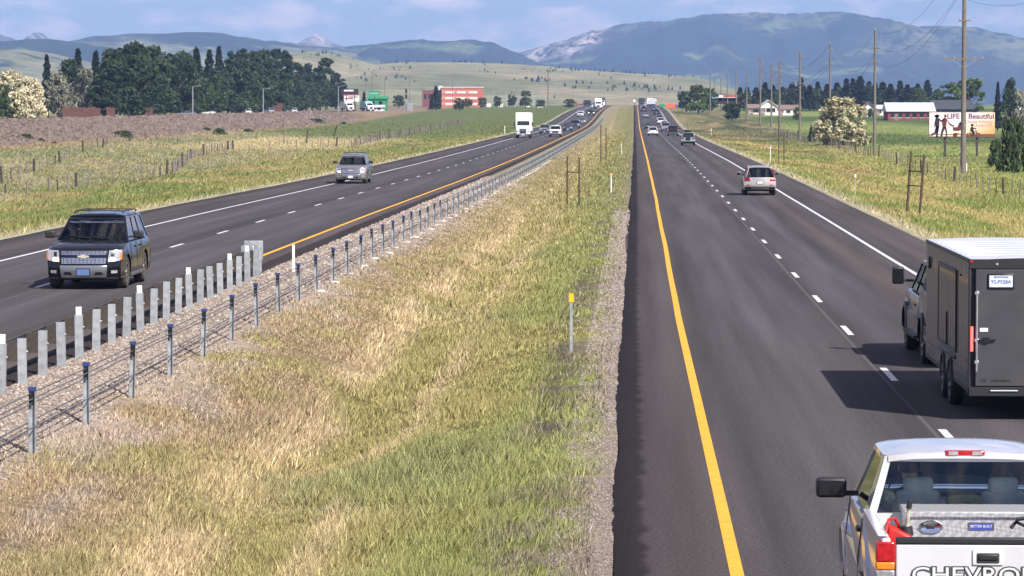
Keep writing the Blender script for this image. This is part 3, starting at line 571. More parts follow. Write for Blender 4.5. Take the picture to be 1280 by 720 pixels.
        if seats:
            for yy in s.S.get('seat_y', [.1]):
                for sd in (-1, 1):
                    m = MB(); shell_patch(m, lambda i, j: Vector((sd * .40 + (i - .5) * (.50 - .1 * j), yy - .12 * j, zb - .1 + .28 * j)), 4, 3, (0, -.12, 0)); so_ = m.build('seat', seatm, s.root, bevel=.04)
                    m = MB(); m.cbox((sd * .40, yy - .18, zb + .22), (.28, .11, .17)); m.build('headrest', seatm, so_, bevel=.04)
        return s
    def mirrors(s, m='black_plastic', y=None, z=None, sz=(.26, .13, .19), stand=.05):
        c = s.S['cab']; y = c['bf'] - .28 if y is None else y; z = c['zb'] + .12 if z is None else z
        for sd in (-1, 1):
            x = sd * (s.hw(y, c['zb']) + stand + sz[0] / 2); b = MB(); b.cbox((x, y, z), sz); o = b.build('mirror', m, s.root, bevel=.045, seg=3)
            b = MB(); b.beam((sd * (s.hw(y, c['zb']) - .06), y + .03, z - sz[2] * .3), (x, y + .02, z - sz[2] * .3), .05, .05, (0, 1, 0)); b.build('mirror_arm', 'black_plastic', o)
            b = MB(); b.box(x - sz[0] * .40, x + sz[0] * .40, y - sz[1] / 2 - .006, y - sz[1] / 2 + .004, z - sz[2] * .36, z + sz[2] * .36); b.build('mirror_glass', 'glass_dark', o)
        return s
    def seams(s, ys, z0, z1, handles=(), hm='black_plastic', hz=None):
        for sd in (-1, 1):
            for y in ys: s.spatch('door_seam', 'dark_trim', sd, [(y, z0), (y + .014, z0), (y + .014, z1), (y, z1)], off=.002, depth=.01, n=(1, 4))
            for y in handles:
                z = hz or z1 - .13; s.spatch('door_handle', hm, sd, [(y, z - .02), (y + .2, z - .02), (y + .2, z + .02), (y, z + .02)], off=.025, depth=.03, n=(2, 1))
        return s
    def flares(s, m='black_plastic', wdt=.06):
        r = s.S['wr'] + s.S.get('gap', .07)
        for yw in s.S['wheels']:
            for sd in (-1, 1):
                b = MB()
                def fn(i, j):
                    a = pi * (.02 + .96 * i); rr = r - .01 + wdt * j; y = yw + rr * cos(a); z = s.S['wr'] + rr * sin(a); return Vector((sd * (s.hw(y, z) + .02 - .01 * j), y, z))
                shell_patch(b, fn, 12, 1, (-sd * .06, 0, 0)); b.build('wheel_flare', m, s.root, smooth=40)
        return s
    def plate(s, z, rear, m='plate_white', txt=None, frame='plate_frame', w=.31, h=.155, x=0, off=.03):
        y = (s.ry(x, z) - off) if rear else (s.fy(x, z) + off); sg = -1 if rear else 1
        b = MB(); b.box(x - w / 2 - .02, x + w / 2 + .02, min(y, y - sg * .02), max(y, y - sg * .02), z - h / 2 - .02, z + h / 2 + .02); p = b.build('licence_plate', frame, s.root)
        b = MB(); b.box(x - w / 2, x + w / 2, min(y, y + sg * .004), max(y, y + sg * .004), z - h / 2, z + h / 2); b.build('plate_face', m, p)
        if txt:
            me = text_mesh(txt, h * .55, 'plate_text', .001); o = link('plate_lettering', me, p, (x, y + sg * .006, z - .01)); o.rotation_euler = (pi / 2, 0, 0 if rear else pi)
        return s
def person(name, label, loc, rz, shirt='shirt_dark', scale=1.0, hair='hair', group=None, wheelpose=True):
    """seated figure, hips at loc: one skinned body, hair as its child"""
    J = {'pel': (0, 0, .08, .15), 'bel': (0, -.03, .26, .145), 'che': (0, -.05, .44, .155), 'nb': (0, -.05, .56, .06), 'nt': (0, -.035, .64, .055), 'he': (0, -.02, .73, .095), 'ht': (0, -.02, .80, .085)}
    E = [('pel', 'bel'), ('bel', 'che'), ('che', 'nb'), ('nb', 'nt'), ('nt', 'he'), ('he', 'ht')]
    for sd, k in ((-1, 'l'), (1, 'r')):
        J.update({k + 'sh': (sd * .18, -.05, .50, .068), k + 'el': (sd * .25, .14, .30, .048), k + 'wr': (sd * .17, .36, .38, .033), k + 'pa': (sd * .16, .43, .41, .030),
                  k + 'hp': (sd * .10, .05, .06, .10), k + 'kn': (sd * .13, .45, .10, .075), k + 'an': (sd * .13, .58, -.28, .05), k + 'to': (sd * .14, .74, -.34, .04)})
        E += [('che', k + 'sh'), (k + 'sh', k + 'el'), (k + 'el', k + 'wr'), (k + 'wr', k + 'pa'), ('pel', k + 'hp'), (k + 'hp', k + 'kn'), (k + 'kn', k + 'an'), (k + 'an', k + 'to')]
        for q in range(4):
            a = f'{k}f{q}'; J[a] = (sd * (.16 - .0), .47, .44 - q * .022, .010); J[a + 'b'] = (sd * .135, .475, .44 - q * .022, .009); E += [(k + 'pa', a), (a, a + 'b')]
        J[k + 'th'] = (sd * .13, .41, .445, .011); E.append((k + 'pa', k + 'th'))
    keys = list(J); me = bpy.data.meshes.new('person'); bm = bmesh.new(); sk = bm.verts.layers.skin.verify(); vv = {}
    for k in keys:
        v = bm.verts.new([c * scale for c in J[k][:3]]); v[sk].radius = (J[k][3] * scale, J[k][3] * scale * (.75 if k in ('che', 'bel') else 1)); vv[k] = v
    vv['pel'][sk].use_root = True
    for a, b in E: bm.edges.new((vv[a], vv[b]))
    bm.to_mesh(me); bm.free(); me.materials.append(M(shirt))
    tmp = bpy.data.objects.new('tmp', me); COL.objects.link(tmp); tmp.modifiers.new('s', 'SKIN'); tmp.modifiers.new('d', 'SUBSURF').levels = 1
    me2 = bpy.data.meshes.new_from_object(tmp.evaluated_get(bpy.context.evaluated_depsgraph_get())); bpy.data.objects.remove(tmp)
    me2.materials.clear(); me2.materials.append(M(shirt)); me2.materials.append(M('skin'))
    for p in me2.polygons:
        p.use_smooth = True; c = p.center / scale; p.material_index = 1 if c.z > .585 or (c.y > .30 and c.z > .25) else 0
    o = tag(link(name, me2, None, loc, rz), label, 'person', group)
    h = MB()
    def cap(i, j):
        a = 2 * pi * i; e = pi / 2 * (1 - 1.25 * j); k = .112 * scale; front = max(0, sin(a)); e2 = e if front < .3 else max(e, .35)
        return Vector((k * cos(e2) * cos(a) * .92, -.03 * scale + k * cos(e2) * sin(a), .755 * scale + k * sin(e2)))
    h.grid(cap, 18, 8); h.build('hair', hair, o, smooth=60)
    f = MB(); f.add([(-.012, .075, .735), (.012, .075, .735), (0, .10, .725), (0, .078, .765)], [(0, 1, 2), (1, 3, 2), (3, 0, 2)]); f.v = [tuple(c * scale for c in v) for v in f.v]; f.build('nose', 'skin', o)
    for sd in (-1, 1):
        f = MB(); f.cbox((sd * .035 * scale, .082 * scale, .765 * scale), (.028 * scale, .012, .012 * scale)); f.build('eye', 'interior_dark', o)
        f = MB(); f.cbox((sd * .096 * scale, -.02 * scale, .745 * scale), (.02 * scale, .035 * scale, .06 * scale)); f.build('ear', 'skin', o, bevel=.008)
    f = MB(); f.cbox((0, .078 * scale, .688 * scale), (.05 * scale, .012, .010 * scale)); f.build('mouth', 'shirt_red', o)
    return o
TAHOE = dict(L=5.13, W=2.0, gc=.29, wr=.405, ww=.27, wheels=(1.62, -1.36), cf=.17,
    top=[(-2.40, .30), (-2.56, .42), (-2.57, .75), (-2.52, 1.0), (-2.46, 1.19), (-1.0, 1.20), (1.12, 1.20), (1.5, 1.185), (2.0, 1.14), (2.34, 1.06), (2.47, .99), (2.51, .90), (2.54, .70), (2.565, .60), (2.565, .42), (2.50, .29)],
    cab=dict(bf=1.08, rf=.22, rb=-2.28, bb=-2.46, zb=1.21, zr=1.79, wt=.71, hv=.84, crown=.065), seat_y=[.05, -.95])
def big_suv(name, label, cat, loc, rz, pnt, detail=True, group=None, plate='plate_blue', lamp='headlamp_amber', bump='alloy', glassf='glass_clear'):
    v = Veh(name, label, cat, dict(TAHOE, paint=pnt), loc, rz, group).body().wheels('dusty_tyre', 'alloy')
    v.cabin(glassf, 'glass_tint', 'glass_tint', pil=((0, .05), (.33, .365), (.62, .655), (.955, 1)))
    v.mirrors('black_plastic' if detail else pnt); v.seams((1.0, .05, -.85, ), .42, 1.14, (.14, -.76), hm=pnt)
    gb = v.fpatch('grille', 'dark_trim', [(-.56, .655), (.56, .655), (.60, .985), (-.60, .985)], off=.008)
    for z0, z1 in ((.885, .965), (.665, .795)):
        v.fpatch('grille_mesh', 'grille_silver', [(-.55, z0), (.55, z0), (.57, z1), (-.57, z1)], off=.022, parent=gb)
        for z in np.linspace(z0, z1, 4): v.fpatch('grille_bar', 'chrome', [(-.555, z - .007), (.555, z - .007), (.56, z + .007), (-.56, z + .007)], off=.035, depth=.03, n=(6, 1), parent=gb)
        for x in np.linspace(-.5, .5, 11): v.fpatch('grille_bar', 'dark_trim', [(x - .008, z0), (x + .008, z0), (x + .008, z1), (x - .008, z1)], off=.03, depth=.03, n=(1, 1), parent=gb)
    v.fpatch('grille_bar', pnt, [(-.575, .80), (.575, .80), (.575, .88), (-.575, .88)], off=.03, parent=gb)
    v.fpatch('emblem', 'emblem_gold', [(-.15, .815), (.13, .815), (.15, .862), (-.13, .862)], off=.05, depth=.02, parent=gb); v.fpatch('emblem', 'emblem_gold', [(-.065, .79), (.045, .79), (.065, .887), (-.045, .887)], off=.052, depth=.02, parent=gb)
    for sd in (-1, 1):
        hl = v.fpatch('headlight', 'clear_lens', [(sd * .61, .70), (sd * .90, .73), (sd * .945, 1.0), (sd * .64, .985)], off=.012)
        v.fpatch('lamp', lamp, [(sd * .625, .705), (sd * .79, .715), (sd * .79, .80), (sd * .635, .80)], off=.022, depth=.02, parent=hl)
        v.fpatch('lamp', 'dark_trim', [(sd * .68, .84), (sd * .76, .84), (sd * .76, .95), (sd * .68, .95)], off=.018, depth=.02, parent=hl)
        v.fpatch('turn_signal', 'amber_lens', [(sd * .90, .75), (sd * .945, .76), (sd * .955, .93), (sd * .91, .93)], off=.02, depth=.02, parent=hl)
        v.fpatch('fog_light', 'clear_lens', [(sd * .69, .41), (sd * .84, .42), (sd * .84, .49), (sd * .69, .49)], off=.012)
        v.fpatch('tail_light', 'red_lens', [(sd * .80, .75), (sd * .95, .75), (sd * .93, 1.12), (sd * .80, 1.12)], off=.012, rear=True)
    bo = v.fpatch('bumper', bump, [(-.57, .30), (.57, .30), (.60, .615), (-.60, .615)], off=.04, depth=.1, bevel=.02)
    v.fpatch('bumper_opening', 'dark_trim', [(.27, .37), (.50, .385), (.47, .45), (.32, .45)], off=.045, depth=.02, parent=bo); v.fpatch('bumper_opening', 'dark_trim', [(-.50, .385), (-.27, .37), (-.32, .45), (-.47, .45)], off=.045, depth=.02, parent=bo)
    v.fpatch('valance', 'black_plastic', [(-.85, .27), (.85, .27), (.86, .31), (-.86, .31)], off=.01)
    v.plate(.445, False, plate, '•7-·2345·'[1:3] + 'M482' if False else None, off=.055)
    for sd in (-1, 1):
        v.spatch('running_board', 'alloy', sd, [(-.9, .30), (1.15, .30), (1.15, .36), (-.9, .36)], off=.06, depth=.14)
        b = MB(); xx = sd * .62; b.tube([(xx, .05, 1.85), (xx, -.05, 1.895), (xx, -1.0, 1.905), (xx, -2.0, 1.895), (xx, -2.15, 1.84)], .018, 8); b.build('roof_rail', 'black_plastic', v.root)
    for y in (-.35, -1.6): MB().tube([(-.62, y, 1.895), (0, y, 1.91), (.62, y, 1.895)], .013, 8).build('roof_bar', 'black_plastic', v.root)
    b = MB(); b.beam((.1, 1.10, 1.25), (.62, .97, 1.30), .02, .02); b.beam((-.5, 1.12, 1.25), (.05, 1.06, 1.27), .02, .02); b.build('wiper', 'dark_trim', v.root)
    m = MB(); m.lathe([(.17, -.012), (.185, 0), (.17, .012)], 16, Matrix.Translation((.40 if True else 0, .72, 1.28)) @ Matrix.Rotation(radians(65), 4, 'Y') @ Matrix.Rotation(radians(90), 4, 'Z')); m.build('steering_wheel', 'interior_dark', v.root)
    return v
mat('grille_silver', (.36, .36, .37), .35, .7); mat('emblem_gold', (.72, .66, .45), .3, .6); mat('chrome_blur', (.5, .5, .52), .3, .8)
def road_pos(px, py, left=False):
    """ground point on a carriageway seen at that pixel"""
    z = 0.0
    for _ in range(12):
        p = gp(px, py, z) if py > 133.5 else at(px, py, 1400); zz = float((zL if left else zR)(p.y)); z = z + (zz - z) * .7
    return p
def lane(u, d, left=False): return Vector((u + float(drift(d)), d, float((zL if left else zR)(d))))
# --- dark full-size sport utility in the left carriageway
RL = pi
T = big_suv('sport_utility_vehicle', 'black full-size sport utility with silver lower bumper, passing the guardrail end', 'suv', lane(-13.72, 85.2, True), RL, 'paint_black_blue')
pT = Matrix.Translation(T.root.location) @ Matrix.Rotation(RL, 4, 'Z')
person('person', 'driver in dark shirt behind the windshield of the black sport utility', pT @ Vector((-.40, .25, .86)), RL, 'shirt_dark', .95)
G = big_suv('sport_utility_vehicle', 'pewter grey full-size sport utility on the outer lane beside the grass', 'suv', lane(-17.75, 209.5, True), RL, 'paint_pewter', lamp='headlamp_on', bump='paint_pewter', plate='plate_white')
# --- white pickup
PK = dict(L=5.2, W=1.98, gc=.36, wr=.39, ww=.26, wheels=(1.75, -1.45), cf=.15,
    top=[(-2.45, .40), (-2.56, .46), (-2.57, .62), (-2.5, .72), (-.62, .72), (-.60, 1.25), (1.35, 1.24), (1.8, 1.20), (2.3, 1.12), (2.47, 1.04), (2.52, .9), (2.56, .6), (2.56, .45), (2.48, .36)],
    cab=dict(bf=1.42, rf=.75, rb=-.50, bb=-.58, zb=1.25, zr=1.79, wt=.74, re=.085, crown=.06), seat_y=[.02])
def pickup(name, label, loc, rz, pnt, S=PK, near=False, group=None, seatm='seat_grey', tail='red_lens', cat='pickup', pil=((0, .07), (.78, 1))):
    v = Veh(name, label, cat, dict(S, paint=pnt), loc, rz, group).body().wheels()
    v.cabin('glass_clear', 'glass_clear' if near else 'glass_tint', 'glass_clear' if near else 'glass_tint', pil=pil, seatm=seatm)
    L2 = S['L'] / 2; c = S['cab']; br = S.get('rail', 1.29); y1 = c['bb'] - .06
    r = S['wr'] + .07; yw = S['wheels'][1]
    for sd in (-1, 1):
        ol = [(y1, .44), (y1, br), (-L2 + .05, br - .01), (-L2 + .02, 1.0), (-L2 + .03, .62), (-L2 + .1, .44)]
        a0 = math.asin(-(S['wr'] - .44 + .0) / r) if abs(S['wr'] - .44) < r else 0
        ol += [(yw - r * cos(pi * k / 10), S['wr'] + r * sin(pi * k / 10)) for k in range(11) if S['wr'] + r * sin(pi * k / 10) > .445]
        b = MB(); b.prism(ol, lambda y, z: (sd * (v.hw(y, z) + .004), y, z), lambda y, z: (sd * (v.hw(y, z) - .075), y, z)); bs = b.build('bedside', pnt, v.root, bevel=.018)
        b = MB(); b.box(min(sd * .86, sd * .955), max(sd * .86, sd * .955), -L2 + .07, y1 - .01, br + .001, br + .018); b.build('rail_cap', pnt, bs, bevel=.008)
        # stacked tail lamp
        for nm, mm, z0, z1 in (('tail_light', tail, br - .21, br - .035), ('turn_lens', 'amber_lens', br - .28, br - .213), ('reverse_lens', 'clear_lens', br - .36, br - .283), ('tail_lens', 'red_lens', br - .44, br - .363)):
            b = MB(); b.box(min(sd * .81, sd * .972), max(sd * .81, sd * .972), -L2 - .012, -L2 + .10, z0, z1); b.build(nm, mm, v.root, bevel=.012)
    b = MB(); b.box(-.80, .80, -L2 - .005, -L2 + .055, .64, br - .055); tg = b.build('tailgate', pnt, v.root, bevel=.015)
    b = MB(); b.box(-.80, .80, -L2 - .012, -L2 + .06, br - .053, br + .005); b.build('tailgate_cap', 'black_plastic', tg, bevel=.012)
    b = MB(); b.box(-.88, .88, -L2 - .10, -L2 + .02, .44, .60); b.build('rear_bumper', 'chrome', v.root, bevel=.03)
    MB().box(-.86, .86, -L2 + .06, y1 - .02, .70, .735).build('bed_floor', 'grey_plastic', v.root)
    MB().box(-.93, .93, y1 - .03, y1 + .02, .60, br - .02).build('bed_front_wall', pnt, v.root)
    v.seams((1.30, -.44), .45, 1.2, (-.32,), hm='black_plastic'); v.mirrors('black_plastic', y=.92, z=c['zb'] + .08, sz=(.30, .14, .20), stand=.06)
    v.fpatch('grille', 'dark_trim', [(-.5, .62), (.5, .62), (.52, .95), (-.52, .95)]); v.both('headlight', 'clear_lens', [(.55, .72), (.92, .72), (.92, .95), (.55, .95)]); v.fpatch('bumper', 'chrome', [(-.9, .42), (.9, .42), (.9, .58), (-.9, .58)], off=.04)
    b = MB(); b.box(-.185, .185, c['rb'] - .075, c['rb'] - .0, c['zr'] + .008, c['zr'] + .058); bl = b.build('brake_light', 'red_lens', v.root, bevel=.012)
    for x in (-.11, .11): MB().box(x - .045, x + .045, c['rb'] - .080, c['rb'] - .06, c['zr'] + .016, c['zr'] + .05).build('cargo_lamp', 'clear_lens', bl)
    return v, tg
WP, tg = pickup('pickup_truck', 'white pickup truck with toolbox and lettered tailgate in the left lane', lane(3.12, 31.55), 0, 'paint_pickup_white', near=True, seatm='seat_teal')
W0 = WP.root.location; wp = lambda x, y, z: Vector((W0.x + x, W0.y + y, W0.z + z))
WP.flares('paint_pickup_white', .05)
for off, mm, dy in ((.011, 'interior_dark', 0), (.0, 'paint_white', -.003)):
    o = link('lettering', text_mesh('CHEVROLET', .185, mm, .002, off, 1.30), tg, (0, -2.611 + dy, .965)); o.rotation_euler = (pi / 2, 0, 0)
b = MB(); b.box(-.135, .135, -2.622, -2.60, 1.055, 1.195); hb = b.build('handle_bezel', 'paint_white', tg, bevel=.025, seg=3)
MB().box(-.10, .10, -2.632, -2.61, 1.075, 1.165).build('handle_recess', 'interior_dark', tg, bevel=.02); MB().box(-.085, .085, -2.645, -2.62, 1.10, 1.155).build('handle', 'black_plastic', tg, bevel=.012)
person('person', 'driver with dark hair in the white pickup, seen over the seat back', wp(-.45, .22, .83), 0, 'shirt_dark', 1.03)
person('person', 'passenger with dark hair low behind the right seat of the white pickup', wp(.43, .28, .78), 0, 'shirt_grey', .98)
m = MB(); m.lathe([(.18, -.012), (.195, 0), (.18, .012)], 18, Matrix.Translation((-.42, .85, 1.28)) @ Matrix.Rotation(radians(65), 4, 'Y') @ Matrix.Rotation(radians(90), 4, 'Z')); m.build('steering_wheel', 'interior_dark', WP.root)
MB().cbox((0, .62, 1.72), (.26, .04, .06)).build('inside_mirror', 'interior_dark', WP.root, bevel=.01)
b = MB(); shell_patch(b, lambda i, j: Vector((-.16 + .36 * i + .02 * sin(j * 3), -.38 + .03 * cos(i * 9), 1.20 + .21 * j * (1 - .25 * (2 * i - 1) ** 4))), 8, 5, (0, .16, 0)); bg_ = tag(b.build('bag', 'bag_olive', None, bevel=.03, loc=W0), 'olive canvas bag behind the rear window of the white pickup', 'bag')
b = MB(); b.tube([(-.12, -.40, 1.30), (0, -.41, 1.37), (.14, -.40, 1.31)], .012, 6); b.build('strap', 'bag_olive', bg_)
b = MB(); b.grid(lambda i, j: (.10 * sin(pi * j) * cos(2 * pi * i) * 1.05, .12 * sin(pi * j) * sin(2 * pi * i), .10 * cos(pi * j)), 14, 8); tag(b.build('cap', 'camo_cap', None, smooth=60, loc=wp(-.72, -.22, 1.36)), 'mottled pale cap lying beside the driver seat of the white pickup', 'cap')
# toolbox across the bed
tb = thing('toolbox', 'diamond plate aluminium toolbox across the bed of the white pickup', 'toolbox', wp(.16, -1.0, 0), 0)
MB().box(-.76, .76, -.27, .27, .90, 1.305).build('box_body', 'diamond_plate', tb, bevel=.01); MB().box(-.78, .78, -.30, .28, 1.309, 1.365).build('lid', 'diamond_plate', tb, bevel=.012)
for x in (-.54, .62):
    m = MB(); m.lathe([(.001, .0), (.06, .0), (.085, .012), (.095, .012), (.10, 0)], 20, Matrix.Translation((x, -.275, 1.22)) @ Matrix.Diagonal((1.15, 1, .62, 1)) @ Matrix.Rotation(radians(-90), 4, 'Z')); la = m.build('latch', 'chrome', tb, smooth=40)
    MB().cbox((x, -.285, 1.22), (.07, .02, .03)).build('latch_handle', 'black_plastic', la, bevel=.005)
MB().box(-.20, -.02 + .06, -.276, -.271, 1.19, 1.265).build('label_plate', 'chrome', tb); MB().box(-.18, .02, -.279, -.2765, 1.20, 1.25).build('label_print', 'label_blue', tb)
o = link('label_lettering', text_mesh('BETTER BUILT', .032, 'white_paint', .0005), tb, (-.08, -.281, 1.228)); o.rotation_euler = (pi / 2, 0, 0)
gc_ = thing('fuel_can', 'red plastic fuel can with black spout behind the tailgate', 'fuel can', wp(-.74, -2.12, .80), 0)
b = MB(); b.hexa([(-.13, -.2, 0), (.13, -.2, 0), (.13, .2, 0), (-.13, .2, 0)], [(-.10, -.13, .56), (.12, -.18, .46), (.12, .19, .46), (-.10, .12, .56)]); b.build('can_body', 'red_can', gc_, bevel=.03, seg=3)
MB().tube([(-.12, -.12, .50), (-.09, -.05, .60), (-.03, .0, .60), (.02, .05, .50)], .014, 8).build('handle', 'red_can', gc_)
MB().tube([(.07, -.05, .46), (.07, -.05, .54)], [.06, .05], 12).build('cap_ring', 'black_plastic', gc_); MB().tube([(.07, -.05, .53), (.09, -.06, .74)], [.022, .016], 10).build('spout', 'camo_cap', gc_); MB().tube([(.085, -.06, .70), (.095, -.06, .77)], [.026, .024], 10).build('spout_tip', 'black_plastic', gc_)
b = MB(); b.tube([(0, 0, 0), (.05, .03, .05), (.12, 0, .02), (.2, .04, .06), (.16, 0, .09), (.05, -.02, .08)], .018, 6); tag(b.build('strap', 'rope_black', None, loc=wp(.32, -1.55, 1.30 - .05)), 'dark tie-down strap bundled beside the toolbox of the white pickup', 'strap')
MB().box(.30, .48, -1.62, -1.50, .735, 1.26)
# --- enclosed trailer and its tow truck
TR = thing('cargo_trailer', 'grey enclosed cargo trailer with ramp door and side door towed in the right lane', 'trailer', lane(6.68, 57.25), 0)
TW, TL, TB, TT = 1.26, 3.9, .46, 2.60
MB().box(-TW + .02, TW - .02, -TL + .05, TL - .05, TB + .03, TT - .03).build('box_core', 'trailer_frame', TR)
for sd in (-1, 1):
    n = 19
    pw = (2 * TL - .16) / n
    for k in range(n):
        y0 = -TL + .08 + k * pw; x0, x1 = sorted((sd * (TW - .022), sd * (TW + .0)))
        MB().box(x0, x1, y0 + .011, y0 + pw - .011, TB + .30, TT - .06).build('side_panel', 'trailer_grey', TR)
    MB().box(*sorted((sd * (TW - .02), sd * (TW + .006))), -TL + .05, TL - .05, TB, TB + .05).build('lower_rail', 'trailer_frame', TR)
    MB().box(*sorted((sd * (TW - .02), sd * (TW + .004))), -TL + .06, TL - .06, TB + .055, TB + .295).build('stone_guard', 'trailer_grey', TR)
    MB().box(*sorted((sd * (TW - .02), sd * (TW + .012))), -TL, TL, TT - .055, TT + .004).build('roof_rail', 'trailer_frame', TR, bevel=.01)
    MB().box(*sorted((sd * (TW - .03), sd * (TW + .012))), -TL - .005, -TL + .07, TB - .04, TT - .06).build('corner_post', 'trailer_frame', TR, bevel=.01)
    f = MB(); f.box(*sorted((sd * (TW - .05), sd * (TW + .03))), -1.75, .95, .82, .90); fe = f.build('fender', 'trailer_frame', TR, bevel=.03)
    for yy in (-.92, .40):
        t, rm = wheel_meshes(.36, .22, 'tyre', 'alloy', 6); e = link('wheel', t, TR, (sd * (TW - .085), yy, .36)); e.rotation_euler = (.2, 0, 0 if sd > 0 else pi); link('rim', rm, e)
        bb = MB()
        def arch(i, j): a = pi * i; rr = .41 + .035 * j; return Vector((sd * (TW + .028), yy + rr * cos(a), .36 + rr * sin(a)))
        shell_patch(bb, arch, 12, 1, (-sd * .05, 0, 0)); bb.build('wheel_arch', 'black_plastic', TR, smooth=40)
        MB().cbox((sd * (TW + .002), yy, .60), (.012, .74, .36)).build('wheel_opening', 'undercarriage', TR)
    for yy in (-2.55, .2, 2.8): MB().cbox((sd * (TW + .012), yy, 2.28), (.02, .10, .03)).build('marker_light', 'black_plastic', TR)
    MB().tube([(sd * (TW + .0), 3.05, 2.22), (sd * (TW + .035), 3.05, 2.22)], .11, 14).build('vent', 'black_plastic', TR)
    tl = MB(); tl.box(sd * (TW - .045) - .022, sd * (TW - .045) + .022, -TL - .02, -TL, 1.12, 1.52); tl.build('tail_light', 'brake_on' if sd < 0 else 'brake_on', TR, bevel=.006)
    MB().box(sd * (TW - .05) - .035, sd * (TW - .05) + .035, -TL - .018, -TL, TB - .02, TB + .05).build('reflector', 'red_lens', TR); MB().cbox((sd * (TW - .03), -TL - .006, TT - .035), (.05, .02, .03)).build('marker_light', 'red_lens', TR)
    MB().cbox((sd * (TW + .014), -TL + .2, TB + .5), (.012, .03, .05)).build('reflector', 'red_lens', TR)
# side door
d0 = -1.9; sdr = MB(); sdr.box(-TW - .012, -TW + .001, d0 - .05, d0 + 3.2, .95, 2.33)
sdo = MB(); sdo.box(-TW - .020, -TW - .0045, d0 + .02, d0 + 3.1, 1.0, 2.26); sdo_ = sdo.build('side_door', 'trailer_grey', TR)
for a in ((d0 - .03, d0 + .02, .95, 2.33), (d0 + 3.1, d0 + 3.15, .95, 2.33), (d0 + .02, d0 + 3.1, 2.26, 2.33), (d0 + .02, d0 + 3.1, .95, 1.0)): MB().box(-TW - .030, -TW - .001, a[0], a[1], a[2], a[3]).build('door_frame', 'black_plastic', TR)
MB().box(-TW - .045, -TW - .02, d0 + 1.45, d0 + 1.52, .98, 1.55).build('latch_bar', 'black_plastic', sdo_, bevel=.008)
for k in range(1, 8): MB().box(-TW - .0225, -TW - .0195, d0 + .02 + .41 * k, d0 + .04 + .41 * k, 1.01, 2.25).build('door_rib', 'trailer_frame', sdo_)
# ramp door on the rear
rd = MB().box(-TW + .10, TW - .10, -TL - .03, -TL + .02, TB + .10, TT - .16).build('ramp_door', 'trailer_grey', TR, bevel=.012)
MB().box(-TW, TW, -TL - .012, -TL + .05, TT - .155, TT - .0).build('rear_header', 'trailer_frame', TR, bevel=.01); MB().box(-TW, TW, -TL - .05, -TL + .05, TB - .06, TB + .09).build('rear_sill', 'trailer_frame', TR, bevel=.01)
for x in (-.7, 0, .7): MB().tube([(x - .22, -TL - .055, TB + .03), (x + .22, -TL - .055, TB + .03)], .018, 8).build('hinge', 'alloy', TR)
for sd in (-1, 1):
    MB().tube([(sd * (TW - .12), -TL - .05, .8), (sd * (TW - .12), -TL - .05, 2.1)], .016, 8).build('lock_rod', 'galv', TR)
    for z in (.95, 1.30, 2.06): MB().cbox((sd * (TW - .12), -TL - .045, z), (.07, .04, .05)).build('rod_bracket', 'galv', TR, bevel=.006)
    hb_ = MB(); hb_.beam((sd * (TW - .13), -TL - .06, 1.30), (sd * (TW - .42), -TL - .06, 1.31), .03, .02, (0, 0, 1)); hb_.cbox((sd * (TW - .27), -TL - .05, 1.31), (.09, .05, .08)); hb_.build('door_latch', 'dark_trim', rd)
MB().cbox((-TW + .235, -TL - .034, 1.47), (.13, .006, .06)).build('sticker', 'white_paint', rd)
pf = MB().cbox((-TW + .50, -TL - .04, 2.25), (.43, .03, .25)).build('licence_plate', 'plate_frame', TR, bevel=.02); MB().cbox((-TW + .50, -TL - .057, 2.25), (.37, .006, .185)).build('plate_face', 'plate_white', pf)
for tx, hh, z in (('MONTANA', .045, 2.315), ('92-P528A', .080, 2.238)):
    o = link('plate_lettering', text_mesh(tx, hh, 'plate_text', .0008, .0015), pf, (-TW + .50, -TL - .0615, z)); o.rotation_euler = (pi / 2, 0, 0)
MB().tube([(-TW + .44, -TL - .012, TT - .075), (-TW + .44, -TL - .03, TT - .075)], .02, 10).build('plate_lamp', 'clear_lens', TR)
for tx, hh, x in (('CE', .075, -.98), ('CARGOMATE', .05, -.70)):
    o = link('lettering', text_mesh(tx, hh, 'dark_trim', .001, .001), rd, (x - .05, -TL - .0315, TB + .19)); o.rotation_euler = (pi / 2, 0, 0)
b = MB()
shell_patch(b, lambda i, j: Vector(((2 * i - 1) * (TW - .012), -TL + .02 + (2 * TL - .04) * j, TT + .006 + .035 * (1 - (2 * i - 1) ** 2))), 10, 12, (0, 0, -.02)); b.build('roof', 'trailer_roof', TR, smooth=50)
for k in range(1, 8): MB().box(-TW + .05, TW - .05, -TL + k * .87 - .01, -TL + k * .87 + .01, TT + .022, TT + .045).build('roof_seam', 'trailer_roof', TR)
b = MB(); b.beam((-.9, TL - .02, .42), (-.05, TL + 1.05, .50), .08, .1, (1, 0, 0)); b.beam((.9, TL - .02, .42), (.05, TL + 1.05, .50), .08, .1, (1, 0, 0)); b.build('tongue', 'trailer_frame', TR); MB().tube([(0, TL + .9, .15), (0, TL + .9, .95)], .04, 10).build('jack', 'trailer_frame', TR)
HD = dict(L=6.1, W=2.03, gc=.42, wr=.42, ww=.28, wheels=(2.05, -1.75), cf=.15, gap=.08, rail=1.42,
    top=[(-2.9, .5), (-3.02, .55), (-3.02, .68), (-2.95, .80), (-1.02, .80), (-1.0, 1.32), (1.35, 1.34), (1.8, 1.34), (2.6, 1.26), (2.9, 1.16), (3.0, 1.0), (3.04, .6), (3.0, .5), (2.9, .42)],
    cab=dict(bf=1.45, rf=.75, rb=-.88, bb=-.98, zb=1.34, zr=1.92, wt=.76), seat_y=[.1, -.6])
